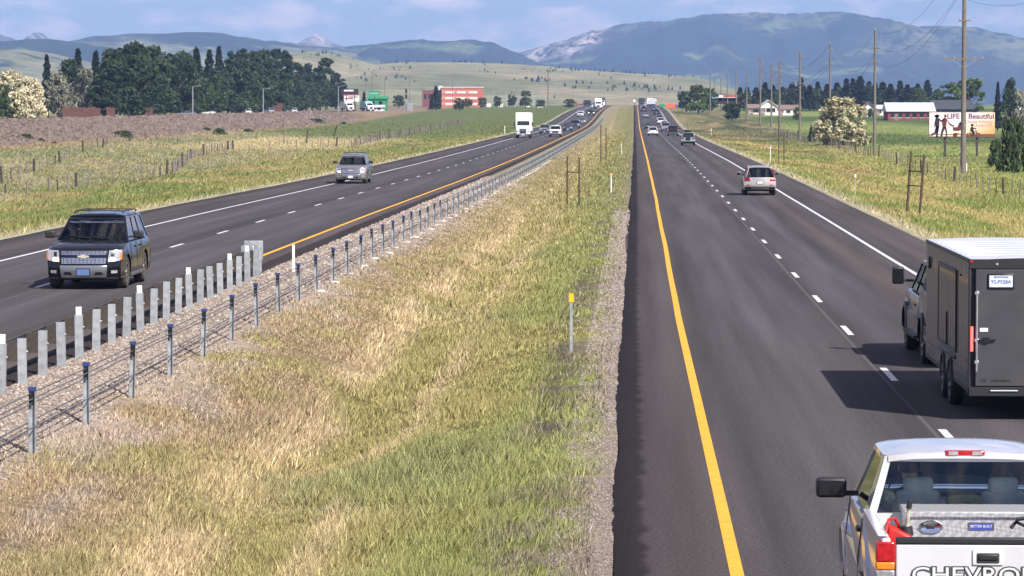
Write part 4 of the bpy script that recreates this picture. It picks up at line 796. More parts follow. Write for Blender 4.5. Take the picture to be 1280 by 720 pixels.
TT_, _ = pickup('pickup_truck', 'dark crew cab pickup with wide tow mirrors towing the grey cargo trailer', lane(6.68, 66.9), 0, 'paint_grey_truck', HD, pil=((0, .06), (.47, .52), (.93, 1)))
TT_.flares('black_plastic', .10)
for o in [c for c in TT_.root.children if c.name.split('.')[0] == 'mirror']: bpy.data.objects.remove(o.children[0]); bpy.data.objects.remove(o.children[0]); bpy.data.objects.remove(o)
TT_.mirrors('black_plastic', y=1.0, z=1.60, sz=(.24, .15, .36), stand=.14)
for sd in (-1, 1): TT_.spatch('running_board', 'black_plastic', sd, [(-1.0, .44), (1.5, .44), (1.5, .50), (-1.0, .50)], off=.08, depth=.16)
# --- crossover and other traffic
CRV = dict(L=4.6, W=1.86, gc=.30, wr=.355, ww=.235, wheels=(1.35, -1.33), cf=.25, cr=.13,
    top=[(-2.2, .32), (-2.29, .45), (-2.30, .62), (-2.26, .85), (-2.20, 1.02), (-1.0, 1.06), (1.05, 1.06), (1.6, 1.0), (2.05, .90), (2.22, .78), (2.29, .6), (2.29, .4), (2.2, .30)],
    cab=dict(bf=1.15, rf=.25, rb=-1.85, bb=-2.18, zb=1.05, zr=1.60, wt=.64, re=.10), seat_y=[.1, -.75])
SEDAN = dict(L=4.75, W=1.83, gc=.22, wr=.33, ww=.22, wheels=(1.42, -1.35), cf=.25, cr=.15,
    top=[(-2.25, .25), (-2.36, .4), (-2.37, .65), (-2.32, .92), (-2.15, 1.0), (-1.5, 1.02), (-.5, .98), (1.0, .98), (1.6, .93), (2.15, .80), (2.33, .66), (2.37, .5), (2.36, .35), (2.25, .22)],
    cab=dict(bf=1.15, rf=.25, rb=-.85, bb=-1.65, zb=.97, zr=1.40, wt=.60, re=.08), seat_y=[.1])
JEEP = dict(CRV, L=4.5, W=1.90, wr=.40, gap=.08, gc=.36, wheels=(1.42, -1.35), cf=.12, cr=.05,
    top=[(-2.1, .40), (-2.24, .5), (-2.25, .7), (-2.22, .95), (-2.20, 1.12), (-1.0, 1.14), (.95, 1.14), (1.6, 1.10), (2.1, 1.04), (2.22, .95), (2.25, .7), (2.25, .5), (2.15, .36)],
    cab=dict(bf=1.0, rf=.45, rb=-2.05, bb=-2.18, zb=1.13, zr=1.70, wt=.70, re=.09), seat_y=[.1])
def simple_car(name, label, cat, S, loc, rz, pnt, rear, group=None, brake=False, gl='glass_dark', lamp='clear_lens', seats=False):
    v = Veh(name, label, cat, dict(S, paint=pnt), loc, rz, group).body().wheels().cabin(gl, gl, gl, seats=seats).mirrors(pnt)
    zb = S['cab']['zb']; w = S['W'] / 2
    if rear:
        v.both('tail_light', 'brake_on' if brake else 'red_dark', [(w * .58, zb - .24), (w * .93, zb - .24), (w * .93, zb - .06), (w * .62, zb - .06)], rear=True)
        v.fpatch('rear_bumper', 'black_plastic', [(-w * .9, S['gc'] + .03), (w * .9, S['gc'] + .03), (w * .92, S['gc'] + .2), (-w * .92, S['gc'] + .2)], rear=True); v.plate(zb - .32, True)
    else:
        v.both('headlight', lamp, [(w * .55, zb - .36), (w * .92, zb - .34), (w * .92, zb - .2), (w * .6, zb - .24)]); v.fpatch('grille', 'dark_trim', [(-w * .5, zb - .42), (w * .5, zb - .42), (w * .52, zb - .22), (-w * .52, zb - .22)])
        v.fpatch('lower_intake', 'black_plastic', [(-w * .75, S['gc'] + .05), (w * .75, S['gc'] + .05), (w * .75, S['gc'] + .2), (-w * .75, S['gc'] + .2)]); v.plate(.45, False)
    v.seams((.75, -.35), S['gc'] + .15, zb - .05, (-.25,), hm=pnt)
    return v
C = simple_car('crossover_car', 'champagne crossover with lit right tail lamp crossing the white edge line', 'car', CRV, lane(7.0, 188.5), 0, 'paint_champagne', True, gl='glass_tint', seats=True)
for sd in (-1, 1): # tall boomerang tail lamps, licence panel, skid plate, roof rails
    b = MB(); b.beam((sd * .80, -2.22, 1.02), (sd * .66, -1.98, 1.52), .05, .05, (1, 0, 0)); b.build('tail_light', 'red_dark', C.root, bevel=.01)
    b = MB(); b.tube([(sd * .62, .1, 1.62), (sd * .63, -.1, 1.68), (sd * .63, -1.5, 1.68), (sd * .62, -1.7, 1.62)], .02, 6); b.build('roof_rail', 'chrome_blur', C.root)
    C.fpatch('reflector', 'red_lens', [(sd * .55, .58), (sd * .72, .58), (sd * .72, .61), (sd * .55, .61)], rear=True, off=.03)
C.fpatch('brake_lamp', 'brake_on', [(.42, .93), (.84, .90), (.84, 1.0), (.42, 1.0)], rear=True, off=.02); C.fpatch('chrome_strip', 'chrome_blur', [(-.4, .93), (.4, .93), (.4, .97), (-.4, .97)], rear=True, off=.02); C.fpatch('skid_plate', 'alloy', [(-.5, .36), (.5, .36), (.5, .44), (-.5, .44)], rear=True, off=.03)
def far(px, py, left): return road_pos(px, py, left)
J = simple_car('sport_utility_vehicle', 'sage green sport utility with dark roof cargo on the right edge line', 'suv', JEEP, lane(6.95, 437), 0, 'paint_sage', True)
J.fpatch('spare_wheel', 'tyre', [(-.3, .75), (.3, .75), (.3, 1.2), (-.3, 1.2)], rear=True, off=.14, depth=.16, bevel=.1)
cg = MB(); cg.box(-.55, .55, -1.2, .2, 1.78, 2.05); tag(cg.build('roof_cargo', 'dark_trim', None, bevel=.08, loc=J.root.location), 'dark cargo bundle on the roof of the sage sport utility', 'cargo')
b, _ = pickup('pickup_truck', 'black pickup with pale plate behind a pale pickup in the right lane', lane(6.7, 590), 0, 'paint_black'); b.plate(.95, True, 'plate_white')
pickup('pickup_truck', 'silver pickup just ahead of the black pickup in the right lane', lane(6.4, 690), 0, 'paint_silver')
simple_car('crossover_car', 'white crossover alone in the left lane behind a dark sedan', 'car', CRV, lane(3.15, 588), 0, 'paint_white', True)
simple_car('car', 'dark sedan ahead of the white crossover in the left lane', 'car', SEDAN, lane(3.0, 745), 0, 'paint_dark_teal', True)
simple_car('crossover_car', 'white crossover ahead of the silver pickup in the right lane', 'car', CRV, lane(6.9, 775), 0, 'paint_white', True)
simple_car('sport_utility_vehicle', 'pale silver sport utility in the right lane queue, before the rise', 'suv', JEEP, lane(6.6, 880), 0, 'paint_silver', True)
simple_car('car', 'silver sedan in the left lane halfway up the rise', 'car', SEDAN, lane(3.1, 935), 0, 'paint_silver', True)
simple_car('sport_utility_vehicle', 'black sport utility in the right lane ahead of the pale silver one', 'suv', JEEP, lane(6.5, 990), 0, 'paint_black', True)
simple_car('sport_utility_vehicle', 'charcoal sport utility in the left lane below the crest', 'suv', JEEP, lane(2.9, 1060), 0, 'paint_charcoal', True)
simple_car('car', 'dark blue car in the right lane below the crest', 'car', SEDAN, lane(6.3, 1090), 0, 'paint_blue', True)
def box_truck(name, label, loc, rz, cabm, boxm, H=3.95, Lb=6.6, lamp='clear_lens', group=None, semi=False):
    r = thing(name, label, 'truck', loc, rz, group); W = 1.24
    MB().box(-W, W, -Lb / 2 - 1.2, Lb / 2 - 1.2, 1.05, H).build('cargo_box', boxm, r, bevel=.03)
    for sd in (-1, 1): MB().box(*sorted((sd * (W - .02), sd * (W + .012))), -Lb / 2 - 1.2, Lb / 2 - 1.2, H - .12, H + .01).build('box_rail', 'alloy', r)
    MB().box(-.45, .45, -Lb / 2 - 1.2, Lb / 2 + 1.6, .75, 1.04).build('chassis', 'undercarriage', r)
    y0 = Lb / 2 - 1.1
    prof = [(y0, .55), (y0, 2.55), (y0 + .35, 2.72), (y0 + .95, 2.70), (y0 + 1.45, 1.92), (y0 + 2.35, 1.72), (y0 + 2.62, 1.5), (y0 + 2.66, .75), (y0 + 2.6, .5), (y0 + 2.35, .5)]
    prof += [(y0 + 1.75 + .58 * cos(a), .52 + .58 * sin(a)) for a in np.linspace(.1, pi - .1, 9)] + [(y0 + 1.1, .5)]
    b = MB(); us = [-1, -.9, 0, .9, 1]; hwf = lambda y, z: 1.18 - (.12 if y > y0 + 1.5 else 0) * 1 - .10 * max(0, z - 1.8)
    vs = [(u * hwf(y, z), y - (.12 * abs(u) ** 3 if y > y0 + 2.2 else 0), z) for y, z in prof for u in us]; n = 5; m = len(prof)
    b.add(vs, [(i * n + k, i * n + k + 1, ((i + 1) % m) * n + k + 1, ((i + 1) % m) * n + k) for i in range(m) for k in range(4)] + [tuple(i * n for i in range(m)), tuple(i * n + 4 for i in reversed(range(m)))]); b.build('cab', cabm, r, smooth=40)
    q = [Vector((-1.0, y0 + 1.455, 1.95)), Vector((1.0, y0 + 1.455, 1.95)), Vector((.93, y0 + 1.0, 2.62)), Vector((-.93, y0 + 1.0, 2.62))]; b = MB(); shell_patch(b, lambda i, j: bil(q, i, j) + Vector((0, .012, .012)), 4, 2, (0, -.01, -.01)); b.build('windshield', 'glass_dark', r)
    for sd in (-1, 1):
        MB().add([(sd * 1.17, y0 + .35, 1.75), (sd * 1.15, y0 + 1.35, 1.75), (sd * 1.11, y0 + .95, 2.5), (sd * 1.12, y0 + .35, 2.5)], [(0, 1, 2, 3)]).build('side_window', 'glass_dark', r)
        MB().cbox((sd * .86, y0 + 2.56, 1.05), (.30, .12, .26)).build('headlight', lamp, r, bevel=.03); mi_ = MB().cbox((sd * 1.42, y0 + 1.5, 2.15), (.22, .12, .6)).build('mirror', 'black_plastic', r, bevel=.03); MB().tube([(sd * 1.08, y0 + 1.4, 1.95), (sd * 1.36, y0 + 1.5, 2.1)], .02, 6).build('mirror_arm', 'black_plastic', mi_)
        for yw in (y0 + 1.75, -Lb / 2 + .4):
            t, rm = wheel_meshes(.5, .3, 'tyre', 'alloy', 6); e = link('wheel', t, r, (sd * .98, yw, .5)); e.rotation_euler = (0, 0, 0 if sd > 0 else pi); link('rim', rm, e)
    MB().box(-.52, .52, y0 + 2.6, y0 + 2.68, .85, 1.48).build('grille', 'grey_plastic', r, bevel=.02); MB().box(-1.1, 1.1, y0 + 2.55, y0 + 2.78, .48, .74).build('bumper', 'chrome_blur', r, bevel=.03); MB().box(-.16, .16, y0 + 2.785, y0 + 2.80, .5, .66).build('licence_plate', 'plate_white', r)
    return r
mat('truck_white', (.80, .80, .79), .4, var=.04); mat('truck_dark', (.03, .035, .05), .4); mat('truck_teal', (.22, .45, .45), .4)
box_truck('box_truck', 'white box truck leading the traffic in the outer left carriageway lane', lane(-17.4, 521, True), RL, 'truck_white', 'truck_white')
simple_car('sport_utility_vehicle', 'silver sport utility following right behind the white box truck', 'suv', JEEP, lane(-16.0, 590, True), RL, 'paint_silver', False)
pickup('pickup_truck', 'white pickup facing oncoming beside the silver sport utility', lane(-12.9, 540, True), RL, 'paint_white')
simple_car('car', 'dark teal crossover behind the oncoming white pickup', 'car', CRV, lane(-12.9, 640, True), RL, 'paint_dark_teal', False)
pickup('pickup_truck', 'dark pickup third in the oncoming inner lane, behind a dark teal crossover', lane(-12.8, 715, True), RL, 'paint_charcoal')
simple_car('crossover_car', 'white crossover on the outer lane well behind the box truck', 'car', CRV, lane(-15.6, 960, True), RL, 'paint_white', False)
simple_car('sport_utility_vehicle', 'black sport utility with both headlamps lit, oncoming below the crest', 'suv', JEEP, lane(-12.8, 985, True), RL, 'paint_black', False, lamp='headlamp_on')
box_truck('semi_truck', 'dark cab truck cresting the rise behind the black sport utility', lane(-16.5, 1160, True), RL, 'truck_dark', 'truck_dark', 3.4)
box_truck('semi_truck', 'white cab truck cresting the rise beside the dark truck', lane(-12.9, 1190, True), RL, 'truck_white', 'truck_white', 3.9)
box_truck('semi_truck', 'dark box truck with white cab farther over the oncoming crest', lane(-13, 1330, True), RL, 'truck_white', 'truck_dark', 3.8)
simple_car('car', 'white sedan among the trucks on the oncoming crest', 'car', SEDAN, lane(-12.9, 1260, True), RL, 'paint_white', False); simple_car('car', 'red sedan at the far end of the oncoming queue', 'car', SEDAN, lane(-13, 1420, True), RL, mat('paint_red', (.35, .03, .03), .3, coat=1), False)
box_truck('semi_truck', 'dark truck at the crest in the left lane, seen from behind', lane(3, 1420), 0, 'truck_dark', 'truck_dark', 3.3); box_truck('semi_truck', 'white truck at the crest in the right lane, seen from behind', lane(6.4, 1380), 0, 'truck_white', 'truck_white', 3.4)
simple_car('sport_utility_vehicle', 'black sport utility in the right lane just before the white crest truck', 'suv', JEEP, lane(6.4, 1180), 0, 'paint_black', True); box_truck('box_truck', 'pale box truck in the right lane near the orange sign', lane(6.9, 1290), 0, 'truck_white', 'trailer_roof', 3.3)

# denser queue toward the crest
for u_, d_, S_3, pn, lf, lb in ((-16.6, 1040, SEDAN, 'paint_silver', 1, 'silver sedan on the outer lane below the dark cab truck'), (-12.9, 1090, CRV, 'paint_charcoal', 1, 'charcoal crossover in front of the white cab truck'), (-16.4, 1240, JEEP, 'paint_white', 1, 'white sport utility behind the dark cab truck'), (-16.3, 1330, CRV, 'paint_blue', 1, 'blue crossover on the outer lane of the oncoming crest'), (-12.9, 820, CRV, 'paint_silver', 1, 'silver crossover trailing the dark oncoming pickup'),
        (3.0, 1140, CRV, 'paint_white', 0, 'white crossover in the left lane ahead of the charcoal one'), (2.9, 1230, SEDAN, 'paint_black', 0, 'black sedan in the left lane near the crest'), (6.5, 830, JEEP, 'paint_white', 0, 'white sport utility between the white crossover and pale silver one'), (6.4, 1135, SEDAN, 'paint_silver', 0, 'silver sedan behind the dark blue car near the crest'), (3.0, 1320, JEEP, 'paint_silver', 0, 'silver sport utility behind the dark crest truck')):
    simple_car('car', lb, 'car', S_3, lane(u_, d_, bool(lf)), RL if lf else 0, pn, not lf)
# ------------------------------------------------------------------ guardrail with its end terminal (seen from behind)
g0 = 54.8; gu = -10.12
GR = thing('guardrail', 'galvanized steel guardrail seen from behind, with terminal beside the black sport utility', 'guardrail', (0, 0, 0))
pm = MB(); pm.box(-.075, -.062, -.055, .055, -.6, .84); pm.box(.062, .075, -.055, .055, -.6, .84); pm.box(-.062, .062, -.006, .006, -.6, .84); pmesh = pm.mesh('post', 'galv_flat')
pf_ = MB(); pf_.box(-.075, .075, -.055, .055, -.6, .84); pfull = MB(); pfull.prism([(-.072, -.06), (.072, -.06), (.072, .035), (.05, .06), (-.05, .06), (-.072, .035)], lambda x, y: (x, y, -.6), lambda x, y: (x, y, .80)); pbox = pfull.mesh('post', 'galv_flat')
bk = MB(); bk.box(-.29, -.073, -.05, .05, .42, .76); bkm = bk.mesh('offset_block', 'dark_post')
caps = {7, 9, 12, 15, 4, 1}
posts = []
for k in range(-6, 19):
    d = g0 + 1.905 * k; u = gu + .0 * k; z = gzf(u, d); posts.append((u, d, z))
    o = link('post', pbox, GR, (u + float(drift(d)), d, z + random.uniform(-.03, .03))); o.rotation_euler = (random.uniform(-.03, .03), random.uniform(-.03, .03), random.uniform(-.12, .12))
    link('offset_block', bkm, o)
    if k % 4 == 3 or k in (17,): MB().box(-.05, .05, -.03, .03, .80, .95).build('reflector_tab', 'white_paint', o)
    MB().tube([(-.30, 0, .58), (.10, 0, .58)], .018, 6).build('bolt', 'galv', o)
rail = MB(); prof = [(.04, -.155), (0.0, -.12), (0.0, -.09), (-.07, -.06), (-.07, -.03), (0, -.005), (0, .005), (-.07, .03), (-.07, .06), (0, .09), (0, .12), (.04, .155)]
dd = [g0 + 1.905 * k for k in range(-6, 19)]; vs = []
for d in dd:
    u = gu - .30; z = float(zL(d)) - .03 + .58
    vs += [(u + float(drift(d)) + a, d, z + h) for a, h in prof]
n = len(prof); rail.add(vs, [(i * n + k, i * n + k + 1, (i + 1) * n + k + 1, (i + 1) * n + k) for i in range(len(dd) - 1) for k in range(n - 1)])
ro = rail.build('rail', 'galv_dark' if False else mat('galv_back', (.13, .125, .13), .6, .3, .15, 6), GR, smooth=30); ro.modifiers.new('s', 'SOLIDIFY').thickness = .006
ru = MB(); vs = []
# terminal head: impact plate, square extruder, feeder chute, strut and bearing plate
e = Vector((gu - .30, g0 + 1.905 * 18 + 1.6, float(zL(90)) + .62))
MB().box(e.x - .25, e.x + .27, e.y + .55, e.y + .60, e.z - .26, e.z + .27).build('impact_plate', 'galv_flat', GR, bevel=.01)
MB().box(e.x - .14, e.x + .14, e.y - .5, e.y + .55, e.z - .17, e.z + .17).build('extruder_head', 'galv', GR, bevel=.015)
MB().box(e.x - .12, e.x + .10, e.y - 1.3, e.y - .5, e.z - .20, e.z + .20).build('feeder_chute', 'galv', GR, bevel=.01)
for dy in (-.9, .1):
    MB().box(e.x + .18, e.x + .28, e.y + dy - .05, e.y + dy + .05, -.1, e.z + .10).build('terminal_post', 'galv_flat', GR, bevel=.006)
MB().beam((e.x + .25, e.y - .9, .25 + .32), (e.x + .25, e.y + .1, .12 + .32), .06, .1, (1, 0, 0)).build('ground_strut', 'galv', GR); MB().tube([(e.x + .2, e.y + .2, .45), (e.x, e.y - 1.3, e.z)], .014, 6).build('anchor_cable', 'galv', GR)
MB().box(e.x - .1, e.x + .42, e.y + .16, e.y + .28, .28, .42).build('bearing_plate', 'galv_flat', GR)
# ------------------------------------------------------------------ cable barrier
CB = thing('cable_barrier', 'four-strand cable barrier on blue-capped steel posts in the median', 'cable barrier', (0, 0, 0))
cpm = MB()
for a in ((-.05, -.042, -.03, .03), (.042, .05, -.03, .03), (-.042, .042, .022, .03)): cpm.box(a[0], a[1], a[2], a[3], -.3, .96)
cpm = cpm.mesh('post', 'galv_flat'); capm = MB().box(-.056, .056, -.036, .036, .925, .98).mesh('cap', 'blue_cap')
sl = MB().box(-.03, .03, -.034, -.0305, .72, .92).mesh('slot_plate', 'dark_trim'); ft = MB().lathe([(.001, .03), (.17, .03), (.19, .0), (.19, -.2)], 12, Matrix.Rotation(-pi / 2, 4, 'Y')).mesh('footing', 'concrete')
cu = -8.55; cds = [42.6, 47.0] + [47.0 + 4.75 * k for k in range(1, 92)] + [486 + 9.5 * k for k in range(44)]
cpos = []
for i, d in enumerate(cds):
    p = P(cu, d); cpos.append(p)
    o = link('post', cpm, CB, p); o.rotation_euler = (random.uniform(-.02, .02), random.uniform(-.03, .03), random.uniform(-.05, .05))
    if d < 150:
        link('cap', capm, o) if d < 130 else None; link('slot_plate', sl, o)
    if d > 85 and d < 330: link('footing', ft, o, (random.uniform(.0, .15), 0, .0))
for hz, ox, r in ((.42, .06, .012), (.47, -.06, .012), (.74, .0, .010), (.81, .02, .010), (.88, -.02, .010)):
    m = MB(); m.tube([p + Vector((ox + .004 * random.random(), 0, hz + random.uniform(-.008, .008))) for p in cpos], [max(r, q.y * 9e-5) for q in cpos], 5); m.build('cable', 'cable', CB)
# ------------------------------------------------------------------ marker posts
def marker(px, py, h, label, cap, body='galv_flat', r=.028, tagm=None, z=None, X=None, d=None, wd=None):
    if d is None:
        q = gp(px, py, -.2 if z is None else z)
        for _ in range(8): q = gp(px, py, gz_at(q.x, q.y))
    else: q = Vector((X, d, gz_at(X, d)))
    t = thing('marker_post', label, 'marker post', q); ww = wd or r
    MB().box(-ww, ww, -.012, .012, -.3, h).build('post', body, t)
    if cap: MB().box(-ww * 1.7, ww * 1.7, -.022, -.014, h - .16, h + .02).build('reflector', cap, t)
    return t
m1 = marker(714, 441, 1.22, 'steel marker post with yellow tag beside the right carriageway', 'yellow_tag', r=.03)
marker(367, 340, .78, 'pinkish white marker post standing near the guardrail terminal', None, 'white_tag', wd=.035)
marker(764, 241, 1.15, 'slim pale marker post in the dry median grass behind the wooden frames', 'yellow_tag', 'white_tag')
marker(777, 192, 1.2, 'slim pale marker post farther along the median by the steel post pair', 'yellow_tag', 'white_tag')
marker(1069, 247, 1.3, 'white capped marker post on the grass shoulder near the leaning dark posts', 'white_tag', 'galv_flat'); marker(963, 203, 1.4, 'white capped marker post beside the slim dark post pair', 'white_tag', 'white_tag'); marker(889, 170, 1.4, 'white marker post on the right shoulder near the traffic queue', 'white_tag', 'white_tag')
marker(509, 193, 1.5, 'short pale stake left of its twin beyond the outer left shoulder', None, 'wood_post', wd=.04); marker(520, 190, 1.6, 'pale stake right of its twin beyond the outer left shoulder', None, 'wood_post', wd=.045); marker(631, 168, 1.5, 'pale marker stake near the white box truck', None, 'white_tag', wd=.05)
def frame_pair(pts, h, label, bars, m='rusty', r=.05, lean=0):
    qs = []
    for px, py in pts:
        q = gp(px, py, -.4)
        for _ in range(8): q = gp(px, py, gz_at(q.x, q.y))
        qs.append(q)
    t = thing('sign_frame', label, 'sign posts', qs[0]); off = [q - qs[0] for q in qs]
    for i, q in enumerate(off): MB().tube([q + Vector((0, 0, -.3)), q + Vector((lean, 0, h[i]))], r, 8).build('post', m, t)
    for z, mm in bars:
        a, b_ = off[0], off[-1]; MB().beam(a + Vector((lean * z / h[0], 0, z)), b_ + Vector((lean * z / h[0], 0, z - (b_ - a).z)), .06, .05, (0, 1, 0)).build('crossbar', mm, t)
    return t
frame_pair([(709, 259), (724, 258)], [2.75, 2.6], 'pair of rusty posts joined by a pale bar in the median grass', [(1.9, 'wood_post')], r=.045)
frame_pair([(751, 203), (757.5, 201)], [3.6, 3.2], 'pair of thin dark posts standing in the median farther on', [(2.6, 'wood_post')], r=.05)
frame_pair([(973.5, 207), (980, 207)], [4.2, 2.9], 'pair of thin dark posts on the right verge beyond the crossover', [], r=.045)
frame_pair([(1133, 266), (1149, 269)], [3.0, 2.9], 'pair of leaning dark posts with crossbars on the right verge', [(2.05, 'rusty'), (1.35, 'rusty')], r=.06, lean=.22)
frame_pair([(702, 196), (704, 196)], [2.6, 2.4], 'lone dark post beside the median ditch', [], r=.05) if False else None
# ------------------------------------------------------------------ fences
fpm = [MB().prism([(.05 * s_ * cos(a), .05 * s_ * sin(a)) for a in np.linspace(0, 2 * pi, 7)[:-1]], lambda x, y: (x, y, -.3), lambda x, y: (x * .85, y * .85, h_)).mesh('post', mm) for s_, h_, mm in ((1.1, 1.15, 'wood_post'), (1.3, 1.25, 'wood_post'), (.9, 1.05, 'dark_post'), (1.9, 1.35, 'dark_post'))]
def fence(label, pts, step, wires=(.35, .7, 1.05), thick_every=9, sc_=1.0):
    """pts: list of (X, d) corners"""
    t = thing('fence', label, 'fence', (0, 0, 0)); tops = []; k = 0
    for (x0, d0), (x1, d1) in zip(pts[:-1], pts[1:]):
        n = max(1, int(math.hypot(x1 - x0, d1 - d0) / step))
        for i in range(n):
            a = i / n; X = x0 + (x1 - x0) * a + random.uniform(-.1, .1); d = d0 + (d1 - d0) * a + random.uniform(-.3, .3); p = Vector((X, d, gz_at(X, d)))
            o = link('post', fpm[3] if k % thick_every == thick_every - 1 else fpm[random.choice((0, 0, 1, 2))], t, p); o.rotation_euler = (random.uniform(-.08, .08), random.uniform(-.08, .08), random.uniform(0, 3)); o.scale = (sc_, sc_, random.uniform(.85, 1.1)); tops.append(p); k += 1
    for h in wires:
        m = MB(); m.tube([p + Vector((0, 0, h + random.uniform(-.03, .03))) for p in tops], [max(.004, p.y * 3.0e-5) for p in tops], 3); m.build('wire', 'cable', t)
    return t
fence('wooden post and wire fence along the right verge below the power poles', [(25.0, 190), (25.2, 255), (26.6, 305), (28.6, 382), (29.0, 450), (29.3, 545), (29.3, 690)], 4.3)
xz = lambda px, py: (lambda q: (q.x, q.y))(gp(px, py, -1.1))
fence('weathered post fence around the weedy plot beside the left carriageway', [xz(-60, 252), xz(6, 244), xz(63, 239), xz(112, 229), xz(167, 225), xz(216, 217), xz(245, 196), xz(292, 187)], 4.2, sc_=1.35)
fence('old post fence slanting across the field toward the embankment', [xz(-40, 243), xz(15, 225), xz(50, 212), xz(89, 201), xz(139, 189), xz(183, 184)], 9.0, sc_=1.35, thick_every=4)
fence('grey post fence running along the foot of the railway embankment', [xz(183, 184), xz(292, 187), xz(360, 186), xz(440, 183), xz(480, 174), xz(520, 168), xz(580, 161)], 3.4, sc_=1.3)
def thick_post(px, py, h, label, m='dark_post', r=.1, name='wooden_post', lean=.0):
    q = gp(px, py, -1.1)
    for _ in range(8): q = gp(px, py, gz_at(q.x, q.y))
    t = thing(name, label, 'post', q)
    MB().tube([(0, 0, -.3), (lean * .5, 0, h / 2), (lean, 0, h)], [r, r * .95, r * .85], 8).build('shaft', m, t); MB().tube([(lean, 0, h), (lean, 0, h + .04)], [r * .9, r * .5], 8).build('top', m, t); return t
thick_post(355, 180, 4.0, 'tall plain grey pole standing in the field by the fence', 'pole_wood', .11); thick_post(417, 171, 2.2, 'leaning dark stub post beside the pale dry grass', r=.14, lean=.7); thick_post(383, 178, 2.0, 'short dark stub post in front of the fence', r=.12, lean=.2)
# ------------------------------------------------------------------ power poles and wires
def pole(px, d, topy, label, arms=((.6, .9),), r=.22, X=None):
    X = at(px, 200, d).x if X is None else X; z = gz_at(X, d); h = at(px, topy, d).z - z; t = thing('power_pole', label, 'power pole', (X, d, z))
    MB().tube([(0, 0, -.5), (0, 0, h * .5), (0, 0, h)], [r, r * .82, r * .62], 12).build('shaft', 'pole_wood', t, smooth=50)
    tips = []
    for off, half in arms:
        zz = h - off
        a = MB().box(-half, half, -.06 - r * .6, .06 - r * .6, zz - .07, zz + .07).build('crossarm', 'pole_wood', t)
        for x in ((-half * .95, -half * .5, half * .5, half * .95) if half > 1.2 else (-half * .95, half * .95)):
            MB().tube([(x, -.13, zz + .07), (x, -.13, zz + .28)], [.05, .035], 7).build('insulator', 'insulator', a)
        if half > 1.2:
            for sd in (-1, 1): MB().beam((sd * half * .6, -r * .8, zz - .05), (0, -r * .8, zz - .75), .03, .03, (0, 1, 0)).build('brace', 'galv', a)
    for off, sd in ((.15, 0),): MB().tube([(0, 0, h), (0, 0, h + .3)], [.06, .04], 7).build('insulator', 'insulator', t)
    return t, Vector((X, d, z + h))
far_arms = ((1.4, .55), (3.0, .55), (4.6, .55))
Pls = []
t, tp = pole(1204, 296, -62, 'tallest power pole with low crossarm, standing in front of the billboard', ((9.6, 1.75), (4.2, .5), (6.2, .5)), .25); Pls.append(tp)
MB().tube([(.3, 0, 0), (.3, 0, 0.9)], .05, 8).build('guy_guard', 'white_paint', t)
for px, d, ty, lb, ar in ((1093, 413, 38, 'power pole right of the white flowering tree, next to the long barn', ((2.2, .6), (4.0, .6))), (1037, 550, 55, 'power pole standing against the white flowering tree', ((1.2, .45), (3.4, .55))),
        (999.5, 565, 66, 'power pole with one wide low crossarm left of the flowering tree', ((5.2, 1.6), (.8, .5))), (974, 680, 76, 'power pole with three short arms left of the wide crossarm pole', far_arms), (964, 760, 80, 'power pole with small arms in front of the white gabled house', far_arms),
        (950, 820, 73, 'tall power pole with six side arms at the left of the white gabled house', ((.9, .6), (2.8, .6), (4.7, .6))), (933, 900, 91, 'power pole just right of the dark round bush', ((1.2, .5),)), (920, 985, 90, 'power pole directly behind the dark round bush', ((1.2, .5),)), (909, 1080, 92, 'slim power pole in front of the far red and white billboard', ((1.2, .5),)), (901, 1180, 96, 'slim power pole at the left half of the far billboard', ((1.2, .5),)), (893, 1290, 97, 'slender power pole left of the far billboard edge', ((1.2, .5),)), (887.5, 1010, 88, 'power pole in front of the big green tree by the far billboard', ((1.2, .5),))):
    t, tp = pole(px, d, ty, lb, ar, .21 if d < 600 else .24)
    if px not in (999.5, 887.5): Pls.append(tp)
Pls.insert(0, Vector((Pls[0].x - 1, 170, Pls[0].z + .6)))
for i, (a, b_) in enumerate(zip(Pls[:6], Pls[1:7])):
    for k, (dx, dz) in enumerate(((.0, -.1), (.5, -2.2), (-.5, -4.0))):
        pts = [a.lerp(b_, s / 14) + Vector((dx, 0, dz - 4 * 2.6 * (s / 14) * (1 - s / 14))) for s in range(15)]
        tag(MB().tube(pts, [max(.012, p.y * 5e-5) for p in pts], 5).build('overhead_wire', 'cable', None), ('sagging top power line wire between the roadside poles', 'sagging middle power line wire between the roadside poles', 'sagging lowest power line wire between the roadside poles')[k], 'wire', ('top wires', 'middle wires', 'lowest wires')[k] + ' of the power line')
t, tp = pole(685, 1030, 86, 'tall slim utility pole in the field beyond the white box truck', ((1, .4),), .2)
for px, d, ty, lb in ((566, 1250, 96, 'slim pole in front of the orange banded building'), (430.5 + 35, 1180, 89, 'slim pole before the green sign'), (457, 1240, 103, 'slim pole left of the green sign'), (512.5, 1300, 93, 'slim pole beyond the railway signal'), (529, 1330, 104, 'slim pole at the dark end of the orange banded building'), (481, 1230, 99, 'slim pole at the right end of the green sign')):
    pole(px, d, ty, lb, ((.8, .5),), .13)
